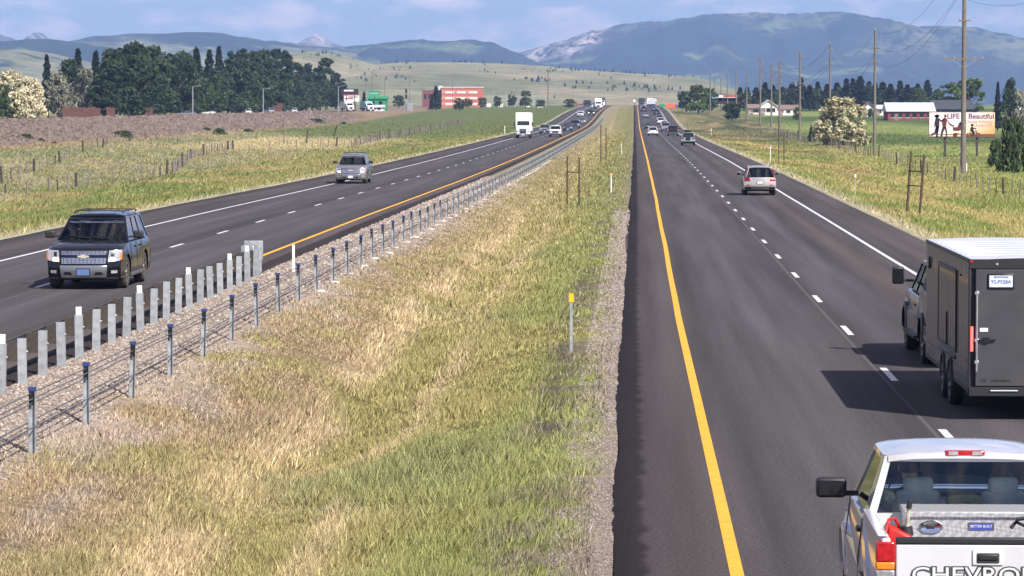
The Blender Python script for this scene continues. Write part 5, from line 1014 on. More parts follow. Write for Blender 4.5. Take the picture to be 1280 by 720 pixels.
# light poles on the frontage road
for px, d, ty, lb in ((241, 690, 108, 'grey light pole in front of the dark trees'), (329, 760, 111, 'light pole near the parked cars on the frontage road'), (423, 900, 108, 'light pole at the right end of the trees')):
    X = at(px, 140, d).x; z = gz_at(X, d); h = at(px, ty, d).z - z; t = thing('light_pole', lb, 'light pole', (X, d, z)); MB().tube([(0, 0, 0), (0, 0, h)], [.14, .09], 8).build('shaft', 'galv', t); MB().beam((0, 0, h - .1), (1.2, 0, h + .1), .08, .08, (0, 1, 0)).build('arm', 'galv', t); MB().cbox((1.4, 0, h + .1), (.6, .2, .12)).build('lamp_head', 'galv', t, bevel=.03)
# ------------------------------------------------------------------ billboard
def flat(name, m, parent, polys, y):
    b = MB()
    for pl in polys: b.prism(pl, lambda x, z: (x, y, z), lambda x, z: (x, y - .006, z))
    return b.build(name, m, parent)
BD = 392; c0, c1 = at(1161.5, 172, BD), at(1243.5, 140.5, BD); bw, bh = c1.x - c0.x, c1.z - c0.z; bz = gz_at(c0.x, BD)
BB = thing('billboard', 'billboard with family silhouettes and LIFE is Beautiful lettering on two dark posts', 'billboard', (c0.x, BD, bz)); zb0 = c0.z - bz
m = mat('billboard_print', (.8, .5, .3), .6); tr = m.node_tree; pr = tr.nodes['Principled BSDF']; tcn = tr.nodes.new('ShaderNodeTexCoord'); sp = tr.nodes.new('ShaderNodeSeparateXYZ'); tr.links.new(tcn.outputs['Generated'], sp.inputs[0])
mm_ = tr.nodes.new('ShaderNodeMath'); mm_.operation = 'MULTIPLY_ADD'; mm_.inputs[1].default_value = -.75; tr.links.new(sp.outputs['Z'], mm_.inputs[0]); tr.links.new(sp.outputs['X'], mm_.inputs[2])
rr_ = tr.nodes.new('ShaderNodeValToRGB'); el = rr_.color_ramp.elements; el[0].position = 0.0; el[0].color = (.80, .66, .66, 1); el[1].position = .75; el[1].color = (.74, .36, .14, 1); e2 = el.new(.35); e2.color = (.82, .62, .45, 1)
tr.links.new(mm_.outputs[0], rr_.inputs[0]); tr.links.new(rr_.outputs[0], pr.inputs['Base Color'])
fc = MB().box(0, bw, -.04, .04, zb0, zb0 + bh).build('panel', 'billboard_print', BB); MB().box(-.03, bw + .03, .045, .14, zb0 + .03, zb0 + bh - .03).build('panel_back', 'dark_post', BB)
for fx in (.245, .735): MB().box(bw * fx - .13, bw * fx + .13, .15, .40, -.4, zb0 + bh * .8).build('support_post', 'dark_post', BB)
mat('print_black', (.014, .008, .012), .6); mat('print_maroon', (.10, .022, .018), .6); mat('print_violet', (.06, .02, .10), .6); mat('print_brown', (.16, .065, .035), .6); mat('print_faint', (.42, .22, .22), .6)
S_ = lambda pts: [(p[0] * bw, zb0 + p[1] * bh) for p in pts]
flat('printed_ground', 'print_brown', BB, [S_([(0, .035), (1, .035), (1, .15), (0, .13)])], -.0415); flat('printed_road', 'print_black', BB, [S_([(0, 0.0), (1, 0.0), (1, .03), (0, .03)])], -.0415)
flat('printed_road', 'print_pale', BB, [S_([(.0, .05), (.5, .05), (.5, .10), (.02, .11)])], -.0485) if mat('print_pale', (.74, .55, .48), .6) else None
def circ(x, z, rx, n=12): return [(x + rx * cos(2 * pi * k / n), z + rx * 2.65 * sin(2 * pi * k / n)) for k in range(n)]
wom = [S_([(.085, .60), (.095, .78), (.13, .80), (.15, .70), (.155, .60), (.15, .42), (.10, .40)]), S_([(.08, .62), (.105, .76), (.092, .60), (.09, .42), (.078, .42)]), S_([(.10, .44), (.155, .44), (.125, .20), (.06, .10), (.045, .06), (.01, .10), (.03, .14), (.08, .22)]), S_([(.11, .44), (.15, .44), (.13, .06), (.16, .03), (.10, .03), (.105, .2)]), S_([(.13, .72), (.14, .78), (.20, .66), (.185, .62)])]
flat('printed_walker', 'print_black', BB, wom + [S_(circ(.118, .85, .028)), S_([(.075, .84), (.085, .90), (.15, .90), (.155, .84), (.13, .80), (.10, .80)])], -.0555)
man = [S_([(.195, .58), (.205, .72), (.25, .80), (.27, .72), (.262, .52), (.255, .42), (.205, .42)]), S_([(.175, .66), (.195, .62), (.24, .74), (.23, .80)]), S_([(.255, .76), (.27, .72), (.32, .55), (.385, .48), (.385, .45), (.31, .50)])]
flat('printed_walker', 'print_maroon', BB, man + [S_(circ(.245, .86, .022))], -.0555)
flat('printed_trousers', 'print_black', BB, [S_([(.203, .43), (.245, .43), (.21, .18), (.20, .05), (.17, .04), (.18, .2)]), S_([(.225, .43), (.258, .43), (.275, .2), (.27, .06), (.30, .04), (.25, .04), (.255, .2)])], -.0555)
flat('printed_pram', 'print_maroon', BB, [S_([(.36, .32), (.365, .40), (.43, .42), (.445, .52), (.47, .58), (.50, .50), (.51, .33), (.45, .27), (.37, .27)]), S_([(.37, .16), (.46, .20), (.46, .17), (.38, .13)]), S_([(.32, .50), (.33, .49), (.385, .40), (.375, .38)]), S_(circ(.395, .10, .034)), S_(circ(.475, .56, .022))], -.0555)
def ring(x, z, r, n=16):
    o = [(x + r * cos(2 * pi * k / n), z + r * 2.65 * sin(2 * pi * k / n)) for k in range(n)]; i = [(x + r * .68 * cos(2 * pi * k / n), z + r * .68 * 2.65 * sin(2 * pi * k / n)) for k in range(n)]
    return [S_([o[k], o[(k + 1) % n], i[(k + 1) % n], i[k]]) for k in range(n)]
flat('printed_bicycle', 'print_maroon', BB, ring(.61, .10, .04) + ring(.745, .10, .038) + [S_([(.61, .09), (.70, .22), (.71, .20), (.62, .08)]), S_([(.70, .30), (.715, .31), (.75, .10), (.74, .09)]), S_([(.64, .20), (.71, .20), (.70, .17), (.64, .17)])], -.0555)
flat('printed_rider', 'print_black', BB, [S_(circ(.655, .50, .020)), S_([(.625, .24), (.63, .40), (.66, .45), (.675, .36), (.675, .24)]), S_([(.65, .42), (.66, .36), (.715, .34), (.715, .37)]), S_([(.64, .28), (.68, .29), (.70, .18), (.68, .06), (.70, .05), (.66, .05), (.665, .18)])], -.0625)
for tx, hh, fx, fz, mm, sx in (('LIFE is Beautiful', .21, .63, .84, 'print_violet', .72), ('Choose Adoption', .125, .76, .635, 'print_faint', .75), ('Choose LIFE', .125, .82, .49, 'print_faint', .75)):
    me = text_mesh(tx, hh * bh * 1.35, mm, .003, .018 if hh > .2 else .008); me.update(); xs = [v.co.x for v in me.vertices]; want = {'LIFE is Beautiful': .71, 'Choose Adoption': .42, 'Choose LIFE': .29}[tx] * bw; me.transform(Matrix.Diagonal((want / (max(xs) - min(xs)), 1, 1, 1)))
    o = link('lettering', me, BB, (fx * bw, -.046, zb0 + fz * bh)); o.rotation_euler = (pi / 2, 0, 0)
# ------------------------------------------------------------------ railway on the embankment
mat('rail_steel', (.10, .07, .06), .6, .5); mat('sleeper_wood', (.06, .05, .045), .9)
RW = thing('railway_track', 'railway track of two rusty rails along the top of the stone embankment', 'railway')
ds = np.arange(60, 1060, 20.0)
for off in (-.72, .72):
    m = MB(); vs = []
    for d in ds: X = -89.3 + off + float(drift(d)); z = 2.95; vs += [(X - .05, d, z + .02), (X + .05, d, z + .02), (X + .05, d, z + .20), (X - .05, d, z + .20)]
    m.add(vs, [(i * 4 + k, i * 4 + (k + 1) % 4, i * 4 + 4 + (k + 1) % 4, i * 4 + 4 + k) for i in range(len(ds) - 1) for k in range(4)]); m.build('rail', 'rail_steel', RW)
m = MB()
for d in np.arange(300, 1000, .6): m.box(-90.6 + float(drift(d)), -88.0 + float(drift(d)), d - .11, d + .11, 2.82, 3.0)
stuff(m.build('sleepers', 'sleeper_wood', RW, fix=False))
# ------------------------------------------------------------------ trees
def leaf_mat(name, c1, c2, ts=.5, rough=.7):
    m = bpy.data.materials.new(name); m.use_nodes = True; t = m.node_tree; p = t.nodes['Principled BSDF']; p.inputs['Roughness'].default_value = rough; p.inputs['Specular IOR Level'].default_value = .25
    tc = t.nodes.new('ShaderNodeTexCoord'); nz = t.nodes.new('ShaderNodeTexNoise'); nz.inputs['Scale'].default_value = ts; nz.inputs['Detail'].default_value = 6; t.links.new(tc.outputs['Object'], nz.inputs[0])
    oi = t.nodes.new('ShaderNodeObjectInfo'); ad = t.nodes.new('ShaderNodeMath'); ad.operation = 'MULTIPLY_ADD'; ad.inputs[1].default_value = .3; t.links.new(oi.outputs['Random'], ad.inputs[0]); 
    sb = t.nodes.new('ShaderNodeMath'); sb.operation = 'SUBTRACT'; sb.inputs[1].default_value = .15; t.links.new(ad.outputs[0], sb.inputs[0]); t.links.new(nz.outputs[0], ad.inputs[2])
    r = t.nodes.new('ShaderNodeValToRGB'); r.color_ramp.elements[0].position = .3; r.color_ramp.elements[1].position = .7; r.color_ramp.elements[0].color = (*c1, 1); r.color_ramp.elements[1].color = (*c2, 1)
    t.links.new(sb.outputs[0], r.inputs[0]); t.links.new(r.outputs[0], p.inputs['Base Color']); _m[name] = m
leaf_mat('leaf_dark', (.018, .034, .014), (.040, .066, .024)); leaf_mat('leaf_mid', (.034, .060, .018), (.075, .11, .034)); leaf_mat('leaf_conifer', (.012, .022, .014), (.028, .044, .024)); leaf_mat('leaf_cream', (.20, .20, .10), (.74, .66, .44), 1.3)
leaf_mat('leaf_silver', (.11, .115, .085), (.30, .29, .21), .7); leaf_mat('leaf_bush', (.03, .055, .02), (.08, .11, .04), 1.0); leaf_mat('leaf_bright', (.05, .085, .022), (.11, .15, .04)); mat('bark', (.09, .07, .055), .9, var=.3, scale=6)
def crown_mesh(name, H, Rr, kind, matn, seed, n=2600, ls=.36):
    g = np.random.default_rng(seed); 
    if kind == 'conifer':
        h = g.random(n) ** .8; zc = H * (.10 + .90 * h); lay = .75 + .25 * np.sin(h * 40 + seed); rad = Rr * (1 - h) ** 1.0 * lay * (0.45 + .55 * g.random(n) ** .5) + .08; a = g.random(n) * 2 * pi
        rad *= .35 + 1.3 * vnoise(a * 2.5 + seed, h * 11); C_ = np.stack([rad * np.cos(a), rad * np.sin(a), zc - rad * .25], 1)
    else:
        nb = {'round': 60, 'tall': 62, 'bush': 80}[kind]; t = g.random(nb); a = g.random(nb) * 2 * pi
        if kind == 'tall': zb_ = H * (.12 + .82 * t); rb = Rr * .80 * np.sin(pi * np.clip(.18 + .74 * t, 0, 1)) ** .7 * g.random(nb) ** .5
        elif kind == 'bush': zb_ = H * (.08 + .80 * t); rb = Rr * .82 * np.sqrt(np.clip(1 - t ** 2 * .85, 0, 1)) * g.random(nb) ** .45
        else: zb_ = H * (.16 + .74 * t); rb = Rr * .80 * np.sin(pi * np.clip(.20 + .65 * t, 0, 1)) ** .6 * g.random(nb) ** .45
        bc = np.stack([rb * np.cos(a), rb * np.sin(a), zb_], 1); br = Rr * (.13 + .20 * g.random(nb) ** 1.5) * (1 if kind != 'tall' else 1.6) * (1.15 - .45 * t)
        k = g.integers(0, nb, n); v = g.normal(size=(n, 3)); v /= np.linalg.norm(v, axis=1)[:, None]; C_ = bc[k] + v * (br[k] * (g.random(n) ** .33))[:, None] * np.array([1, 1, .85])
    s = ls * (.6 + .8 * g.random(n)); d1 = g.normal(size=(n, 3)); d1 /= np.linalg.norm(d1, axis=1)[:, None]; d2 = np.cross(d1, g.normal(size=(n, 3))); d2 /= np.linalg.norm(d2, axis=1)[:, None]
    V = np.stack([C_ - d1 * s[:, None], C_ + d2 * s[:, None] * .55, C_ + d1 * s[:, None], C_ - d2 * s[:, None] * .55], 1).reshape(-1, 3); Q = np.arange(4 * n).reshape(-1, 4)
    return np_mesh(name, V, Q, smooth=False, mats=[matn])
def trunk_mesh(H, r, kind, seed):
    g = random.Random(seed); m = MB(); top = H * (.92 if kind == 'conifer' else .6); m.tube([(0, 0, -.3), (.05, 0, top * .4), (g.uniform(-.2, .2), g.uniform(-.2, .2), top)], [r, r * .75, r * .25], 8)
    if kind != 'conifer':
        for k in range(7):
            a = g.uniform(0, 2 * pi); h0 = H * g.uniform(.15, .45); L_ = H * g.uniform(.18, .3); m.tube([(0, 0, h0), (L_ * .5 * cos(a), L_ * .5 * sin(a), h0 + L_ * .55), (L_ * cos(a), L_ * sin(a), h0 + L_ * 1.1)], [r * .45, r * .28, r * .1], 6)
    else:
        for k in range(9):
            a = g.uniform(0, 2 * pi); h0 = H * g.uniform(.12, .7); L_ = H * .14 * (1 - h0 / H); m.tube([(0, 0, h0), (L_ * cos(a), L_ * sin(a), h0 - .1)], [r * .2, r * .08], 5)
    return m.mesh('trunk', 'bark', 50)
PRO = {}
for key, H, Rr, kind, lm, n, ls in (('dark', 14, 4.6, 'tall', 'leaf_dark', 4600, .42), ('dark2', 12, 5.0, 'round', 'leaf_dark', 4600, .42), ('mid', 10, 4.6, 'round', 'leaf_mid', 2800, .40), ('poplar', 15, 2.3, 'tall', 'leaf_dark', 3800, .36), ('conifer', 13, 2.6, 'conifer', 'leaf_conifer', 1500, .6), ('conifer2', 11, 2.9, 'conifer', 'leaf_conifer', 1500, .6), ('cream', 9, 4.4, 'bush', 'leaf_cream', 5200, .30), ('silver', 10, 4.3, 'bush', 'leaf_silver', 4800, .34), ('bright', 12, 5.0, 'round', 'leaf_bright', 3000, .42), ('bush', 3, 2.6, 'bush', 'leaf_bush', 2600, .17)):
    PRO[key] = [(crown_mesh('crown', H, Rr, kind, lm, s + len(key) * 13, n, ls), trunk_mesh(H, .32 if H > 5 else .12, kind, s), H, Rr) for s in (1, 2, 3)]
ntree = 0
def tree(key, px, d, topy, label, wpx=None, group=None, name='tree', cat='tree', basey=None, base=None, lift=0):
    global ntree
    ntree += 1; cm_, tm, H, Rr = PRO[key][ntree % 3]; X = at(px, 140, d).x; z = gz_at(X, d) if base is None else base; h = max(1.0, at(px, topy, d).z - z)
    t = thing(name, label, cat, (X, d, z - lift), (ntree * 2.4) % 6.28, group); s = h / H; sx = s if wpx is None else (wpx / 2 * d / F) / Rr; t.scale = (sx, sx, s)
    link('trunk', tm, t); link('crown', cm_, t); return t
TG = 'dark trees of the belt beyond the railway'
belt = [  # key, px, d, top y, width px
 ('dark', 88, 640, 72, 34), ('conifer', 59, 660, 70, 18), ('conifer', 98, 690, 63, 22), ('conifer', 120, 700, 66, 24), ('dark', 140, 700, 60, 40), ('dark', 165, 690, 54, 52), ('dark', 190, 700, 55, 48), ('dark2', 150, 650, 78, 50), ('dark', 178, 650, 72, 46), ('dark2', 205, 660, 72, 44), ('poplar', 214, 720, 64, 20),
 ('dark', 232, 720, 66, 40), ('conifer', 246, 740, 62, 26), ('conifer', 262, 750, 64, 22), ('conifer', 274, 750, 60, 20), ('dark2', 238, 660, 92, 44), ('mid', 262, 670, 90, 40), ('dark2', 285, 690, 86, 44), ('poplar', 290, 760, 61, 20), ('poplar', 303, 760, 58, 22), ('poplar', 318, 760, 62, 20), ('dark', 330, 760, 60, 30), ('poplar', 345, 770, 58, 22), ('poplar', 357, 770, 61, 22), ('mid', 310, 690, 86, 40), ('dark2', 330, 700, 85, 40),
 ('mid', 345, 700, 88, 40), ('dark2', 365, 720, 92, 36), ('poplar', 372, 790, 76, 20), ('poplar', 383, 800, 78, 20), ('poplar', 398, 830, 80, 18), ('poplar', 408, 820, 70, 24), ('poplar', 420, 860, 90, 18), ('poplar', 427, 880, 97, 14), ('mid', 390, 760, 100, 28), ('dark2', 225, 640, 104, 36), ('mid', 298, 650, 106, 34), ('mid', 352, 680, 108, 30), ('mid', 250, 640, 110, 30), ('dark2', 130, 640, 100, 40), ('dark2', 190, 630, 108, 36), ('mid', 372, 700, 110, 28), ('dark2', 318, 800, 80, 40), ('dark2', 345, 820, 82, 40), ('dark2', 375, 860, 88, 36), ('dark2', 400, 900, 92, 32), ('dark2', 270, 760, 82, 40), ('dark', 300, 790, 74, 40), ('dark', 338, 800, 72, 38)]
LB = {'dark': 'tall dark broadleaf tree in the belt beyond the railway', 'dark2': 'dark rounded tree low in the belt beyond the railway', 'mid': 'mid green rounded tree at the front edge of the belt beyond the railway', 'poplar': 'narrow dark poplar in the belt beyond the railway', 'conifer': 'dark pointed conifer in the belt beyond the railway'}
for k, px, d, ty, wp_ in belt: tree(k, px, max(d, 107 * F / (789 - px)) + (95 if px < 128 else 0), ty, LB[k], wp_ * 1.25, {'dark': 'tall broadleaf', 'dark2': 'rounded dark', 'mid': 'mid green', 'poplar': 'poplar', 'conifer': 'conifer'}[k] + ' trees of the belt beyond the railway')
for k, px, d, ty, wp_, lb in (('cream', 12, 600, 83, 58, 'cream blossoming tree at the corner of the tree belt'), ('cream', 38, 590, 92, 46, 'shorter cream blossoming tree in front of its taller twin'), ('silver', 72, 600, 84, 46, 'silvery pale tree next to the cream blossoming trees'), ('silver', 104, 605, 80, 44, 'silvery pale tree beside the brown board fence'), ('mid', 3, 580, 103, 30, 'bright green shrubby tree below the cream blossoms'), ('conifer', 19, 585, 116, 16, 'small dark spruce below the cream blossoms')):
    tree(k, px, max(d, 112 * F / (789 - px)), ty, lb, wp_)
# right side trees
rt = [('conifer', 990, 1150, 103, 14), ('conifer2', 1001, 1180, 98, 16), ('conifer', 1012, 1150, 104, 14), ('conifer2', 1022, 1200, 106, 14), ('conifer', 1046, 1180, 107, 16), ('conifer2', 1058, 1160, 102, 16), ('conifer', 1066, 1190, 99, 14), ('conifer2', 1075, 1150, 96, 20), ('conifer', 1086, 1180, 103, 14), ('conifer2', 1103, 1200, 104, 18), ('conifer', 1113, 1150, 106, 14), ('conifer2', 1125, 1180, 104, 16), ('conifer', 1134, 1160, 103, 14), ('conifer2', 1147, 1190, 106, 16), ('conifer', 1159, 1200, 100, 14), ('conifer', 945, 1150, 112, 14), ('conifer2', 956, 1180, 106, 16), ('conifer', 966, 1150, 109, 14), ('conifer2', 978, 1190, 107, 14), ('conifer', 1094, 1170, 106, 12), ('conifer', 934, 1180, 110, 12), ('conifer2', 1034, 1170, 105, 16), ('conifer', 925, 1200, 112, 12)]
LR = {'conifer': 'dark pointed conifer in the row behind the white farm buildings', 'conifer2': 'broad dark conifer in the row behind the white farm buildings'}
for k, px, d, ty, wp_ in rt: tree(k, px, d, ty + random.uniform(-3, 4), LR[k], wp_ * 1.65, {'conifer': 'pointed', 'conifer2': 'broad'}[k] + ' conifers of the row behind the farm')
for k, px, d, ty, wp_, lb in (('cream', 1052, 500, 117, 84, 'white flowering tree between the power poles by the green field'), ('bright', 1188, 950, 101, 40, 'large green cottonwood behind the billboard'), ('bright', 1212, 960, 95, 46, 'largest green cottonwood, just right of the tallest pole'), ('bright', 1172, 980, 108, 26, 'small green cottonwood right of the long barn'), ('mid', 1150, 1000, 108, 22, 'green tree behind the long barn'),
   ('dark', 1262, 700, 99, 24, 'dark ragged tree at the far right behind the olive bush'), ('conifer', 1247, 720, 104, 14, 'dark conifer just right of the cottonwoods'), ('silver', 1274, 690, 108, 22, 'greyish tree by the dark ragged tree'), ('bright', 873, 1040, 104, 38, 'big green tree left of the far billboard'), ('mid', 858, 1080, 112, 30, 'green tree beside the orange sign'), ('mid', 888, 1060, 108, 26, 'green tree touching the far billboard'),
   ('dark2', 915, 900, 128, 30, 'dark round bush in front of the far billboard'), ('bush', 996, 900, 133, 12, 'green shrub in front of the long low house'), ('bush', 1088, 950, 135, 10, 'round shrub by the white gabled farmhouse'), ('conifer', 1014, 545, 157, 9, 'small dark columnar juniper beside the fence'), ('bush', 1268, 300, 145, 46, 'large olive bush beside the billboard'), ('bush', 1245, 330, 172, 22, 'low olive bush at the foot of the large olive bush'),
   ('bright', 712, 1280, 123, 20, 'lone round tree beyond the white box truck'), ('mid', 676, 1300, 124, 16, 'dark green tree beside the slim utility pole'), ('bright', 657, 1340, 112, 20, 'tall rounded tree behind the substation'), ('mid', 735, 1320, 127, 10, 'small tree beside the oncoming crest'), ('conifer', 545, 1180, 108, 14, 'dark conifer in front of the orange banded building'), ('conifer', 540, 1170, 118, 10, 'small conifer at the dark end of the banded building'), ('mid', 574, 1150, 121, 18, 'green shrubby tree before the orange banded building'), ('mid', 498, 1300, 118, 18, 'yellowish green tree between green sign and signal'), ('conifer', 455, 1150, 115, 10, 'dark conifer between the black sign and green sign'), ('mid', 585, 1350, 122, 14, 'low tree right of the banded building'), ('mid', 603, 1380, 121, 14, 'low tree at the end of the substation'), ('mid', 622, 1350, 119, 12, 'small tree behind the substation frames'), ('mid', 640, 1390, 117, 14, 'small tree among the substation frames')):
    tree(k, px, d, ty, lb, wp_, name='bush' if k == 'bush' or 'bush' in lb else 'tree', cat='bush' if k == 'bush' or 'bush' in lb else 'tree')
for q, (px, ty) in enumerate(((930, 114), (950, 111), (972, 110), (985, 108), (1017, 109), (1040, 110), (1053, 107), (1082, 105), (1092, 110), (1108, 108), (1120, 110), (1141, 107), (1155, 109))):
    tree(('mid', 'dark2')[q % 2], px, 1120 + 8 * q, ty, ('mid green rounded tree between the conifers behind the farm', 'dark rounded tree between the conifers behind the farm')[q % 2], 24, ('mid green', 'dark')[q % 2] + ' trees between the farm conifers')
# shrubs on the embankment slope
for px, py, wp_, hp in ((146, 172, 36, 15), (252, 165, 16, 10), (268, 168, 22, 13), (25, 172, 20, 9), (43, 178, 14, 8), (305, 165, 18, 7), (390, 154, 26, 9), (425, 158, 14, 6), (60, 180, 10, 5)):
    d = 452; X = at(px, py, d).x; q = None
    best = min(np.arange(-84, -70, .25), key=lambda u: abs((lambda dd_: (CAM.z - gzf(u, dd_)) * F / dd_ - (py - 131))((789 - px) and -(u) * F / (789 - px)))); dd_ = -best * F / (789 - px); X = best + float(drift(dd_))
    ntree += 1; cm_, tm, H, Rr = PRO['bush'][ntree % 3]; h = hp * dd_ / F; t = thing('bush', ('wide dark green bush on the stone embankment', 'small dark green bush on the stone embankment')[wp_ < 17], 'bush', (X, dd_, gz_at(X, dd_) - .35 * h), ntree, ('wide', 'small')[wp_ < 17] + ' bushes on the embankment'); sx = wp_ / 2 * dd_ / F / Rr; t.scale = (sx, sx, h / H); link('trunk', tm, t); link('crown', cm_, t)
# dots of pines on the grass hills
pine = [crown_mesh('crown', 9, 2.8, 'conifer', 'leaf_conifer', 90 + s, 60, 1.5) for s in range(3)]; pt = MB().tube([(0, 0, -1), (0, 0, 6)], [.3, .1], 5).mesh('trunk', 'bark'); hr = random.Random(5)
def hill_pine(x, d, zat, lb, grp):
    t = thing('pine_tree', lb, 'tree', (x, d, zat(x, d) - .5), hr.uniform(0, 6), grp); s = hr.uniform(.2, .5); t.scale = (s * 1.3, s * 1.3, s); link('trunk', pt, t); link('crown', hr.choice(pine), t)
for hl, n, pxr, lb, grp in ((hillA, 190, (480, 870), 'small dark pine dotted on the pale grass hillside behind the highway', 'pines on the highway hillside'), (hillB, 60, (380, 560), 'small dark pine dotted on the rounded grass hill behind the green sign', 'pines on the rounded hill')):
    cl = [(hr.uniform(*pxr), hr.uniform(.25, .98)) for _ in range(14)]
    for k in range(n):
        if hr.random() < .8: c_ = hr.choice(cl); px = c_[0] + hr.gauss(0, 16); s = c_[1] + hr.gauss(0, .035)
        else: px, s = hr.uniform(*pxr), hr.uniform(.2, 1)
        d = hl[2][0] + (hl[2][1] - hl[2][0]) * min(.93, max(.1, s)); hill_pine(at(px, 100, d).x, d, hl[1], lb, grp)
# ------------------------------------------------------------------ buildings, signs, cars beyond the railway and the fields
mat('wall_white', (.72, .70, .68), .8); mat('wall_red', (.22, .05, .045), .8); mat('roof_pale', (.55, .53, .55), .6); mat('roof_brown', (.22, .15, .13), .8); mat('brick_orange', (.52, .15, .10), .8, var=.15, scale=2); mat('band_pale', (.70, .58, .52), .8); mat('brick_dark', (.20, .07, .07), .8); mat('sign_green', (.02, .26, .09), .5); mat('sign_black', (.02, .018, .025), .5); mat('sign_red', (.45, .05, .05), .5); mat('board_brown', (.12, .055, .042), .9, var=.25, scale=2); mat('sign_orange', (.80, .12, .06), .5); mat('sign_violet', (.12, .06, .35), .5); mat('sign_blue', (.18, .38, .55), .5); mat('tarp_dark', (.05, .055, .065), .7)
def house(px0, px1, py0, py1, d, label, wall, roof, depth=10, rise=.4, doors=1, wins=3, gable=False, name='farmhouse', cat='house'):
    a, b_ = at(px0, py1, d), at(px1, py0, d); W = b_.x - a.x; z = gz_at(a.x, d); Ht = b_.z - z; t = thing(name, label, cat, (a.x, d, z)); e = Ht * (1 - rise)
    MB().box(0, W, 0, depth, -.5, e).build('wall', wall, t)
    if gable: MB().prism([(0, e), (W, e), (W / 2, Ht)], lambda x, zz: (x, -.002, zz), lambda x, zz: (x, depth, zz)).build('gable', wall, t); m = MB(); [m.hexa([(W / 2 + sd * (W / 2 + .5), -.5, e - .2), (W / 2, -.5, Ht + .15), (W / 2, depth + .5, Ht + .15), (W / 2 + sd * (W / 2 + .5), depth + .5, e - .2)], [(W / 2 + sd * (W / 2 + .5), -.5, e), (W / 2, -.5, Ht + .35), (W / 2, depth + .5, Ht + .35), (W / 2 + sd * (W / 2 + .5), depth + .5, e)]) for sd in (-1, 1)]; m.build('roof', roof, t)
    else: MB().prism([(-.5, e), (depth / 2, Ht), (depth + .5, e)], lambda y, zz: (-.5, y, zz), lambda y, zz: (W + .5, y, zz)).build('roof', roof, t)
    for k in range(wins):
        x = W * (k + .7) / (wins + .4); f_ = MB().box(x - .6, x + .6, -.06, -.004, e * .35, e * .8).build('window', 'glass_dark', t); MB().box(x - .7, x + .7, -.1, -.005, e * .29, e * .34).build('sill', 'wall_white', f_)
    for k in range(doors): x = W * (.18 + .5 * k); dr = MB().box(x - .5, x + .5, -.08, -.006, -.2, e * .75).build('door', 'roof_brown', t); MB().cbox((x + .35, -.1, e * .35), (.08, .05, .08)).build('handle', 'galv', dr)
    return t
house(950, 971, 126, 141, 1000, 'white farmhouse with a pale gable end among the power poles', 'wall_white', 'roof_pale', gable=True); house(936, 953, 130, 141, 1020, 'low beige shed at the left of the white gabled farmhouse', 'band_pale', 'roof_brown'); house(971, 1000, 131, 140, 1010, 'long low white house with reddish roof right of the gabled farmhouse', 'wall_white', 'roof_brown')
house(1079, 1094, 129, 142, 960, 'white gabled shed behind the white flowering tree', 'wall_white', 'roof_brown', gable=True, wins=1); house(1110, 1168, 128, 143, 900, 'long red barn with a pale metal roof behind the green field', 'wall_red', 'roof_pale', depth=16, rise=.5, wins=6, name='barn', cat='barn'); house(1094, 1112, 131, 142, 1000, 'small white outbuilding left of the long red barn', 'wall_white', 'roof_pale', wins=2); house(1166, 1216, 125, 140, 930, 'dark low shed right of the long red barn', 'tarp_dark', 'tarp_dark', rise=.5, wins=1, name='shed', cat='shed'); house(1266, 1280, 133, 141, 760, 'small white building at the edge of the far right field', 'wall_white', 'roof_pale', wins=1)
# orange banded building
def banded():
    d = 1400; a, b_ = at(552, 134, d), at(598, 110, d); W = b_.x - a.x; z = gz_at(a.x, d) - 1; Ht = b_.z - z; t = thing('office_building', 'orange brick building with pale window bands beyond the railway signal', 'building', (a.x, d, z)); t.rotation_euler = (0, 0, -.12)
    MB().box(0, W, 0, 14, 0, Ht).build('wall', 'brick_orange', t); MB().box(-.2, W + .2, -.2, 14.2, Ht, Ht + .5).build('roof', 'roof_pale', t)
    for k in range(3):
        zz = Ht * (.20 + .27 * k); bnd = MB().box(.2, W - .2, -.12, -.01, zz, zz + Ht * .12).build('window_band', 'band_pale', t)
        for j in range(9): x = W * (j + .6) / 9.3; MB().box(x - .5, x + .5, -.16, -.125, zz + .15, zz + Ht * .12 - .15).build('window_pane', 'brick_orange' if j % 3 == 0 else 'wall_white', bnd)
    MB().box(W * -.56, -.05, 2, 14, 0, Ht * .9).build('dark_wing', 'brick_dark', t)
    for j in range(4): MB().box(W * (-.5 + .12 * j), W * (-.44 + .12 * j), 1.9, 1.98, Ht * .5, Ht * .72).build('window', 'glass_dark', t)
    MB().box(-1.4, .0 - .02, .5, 2, Ht * .9, Ht * 1.1).build('stair_tower', 'wall_white', t)
banded()
def sign(px0, px1, py0, py1, d, label, m, posts=2, bands=(), txt=None, name='roadside_sign'):
    a, b_ = at(px0, py1, d), at(px1, py0, d); z = gz_at(a.x, d); W = b_.x - a.x; t = thing(name, label, 'sign', (a.x, d, z)); z0, z1 = a.z - z, b_.z - z
    p = MB().box(0, W, -.1, .1, z0, z1).build('panel', m, t)
    for k in range(posts): x = W * (k + .5) / posts; MB().box(x - .12, x + .12, .11, .35, -.4, z1 * .96).build('support_post', 'dark_post', t)
    for f0, f1, g0_, g1_, mm in bands: MB().box(W * f0, W * f1, -.115, -.102, z0 + (z1 - z0) * g0_, z0 + (z1 - z0) * g1_).build('printed_band', mm, p)
    if txt:
        for s, hh, fx, fz, mm in txt: o = link('lettering', text_mesh(s, hh * (z1 - z0), mm, .01, .03), p, (W * fx, -.12, z0 + (z1 - z0) * fz)); o.rotation_euler = (pi / 2, 0, 0)
sign(428, 448, 111, 119, 1090, 'black and white sign board at the right end of the tree belt', 'sign_black', 2, ((.1, .7, .6, .85, 'wall_white'), (.0, 1, .0, .12, 'sign_red')))
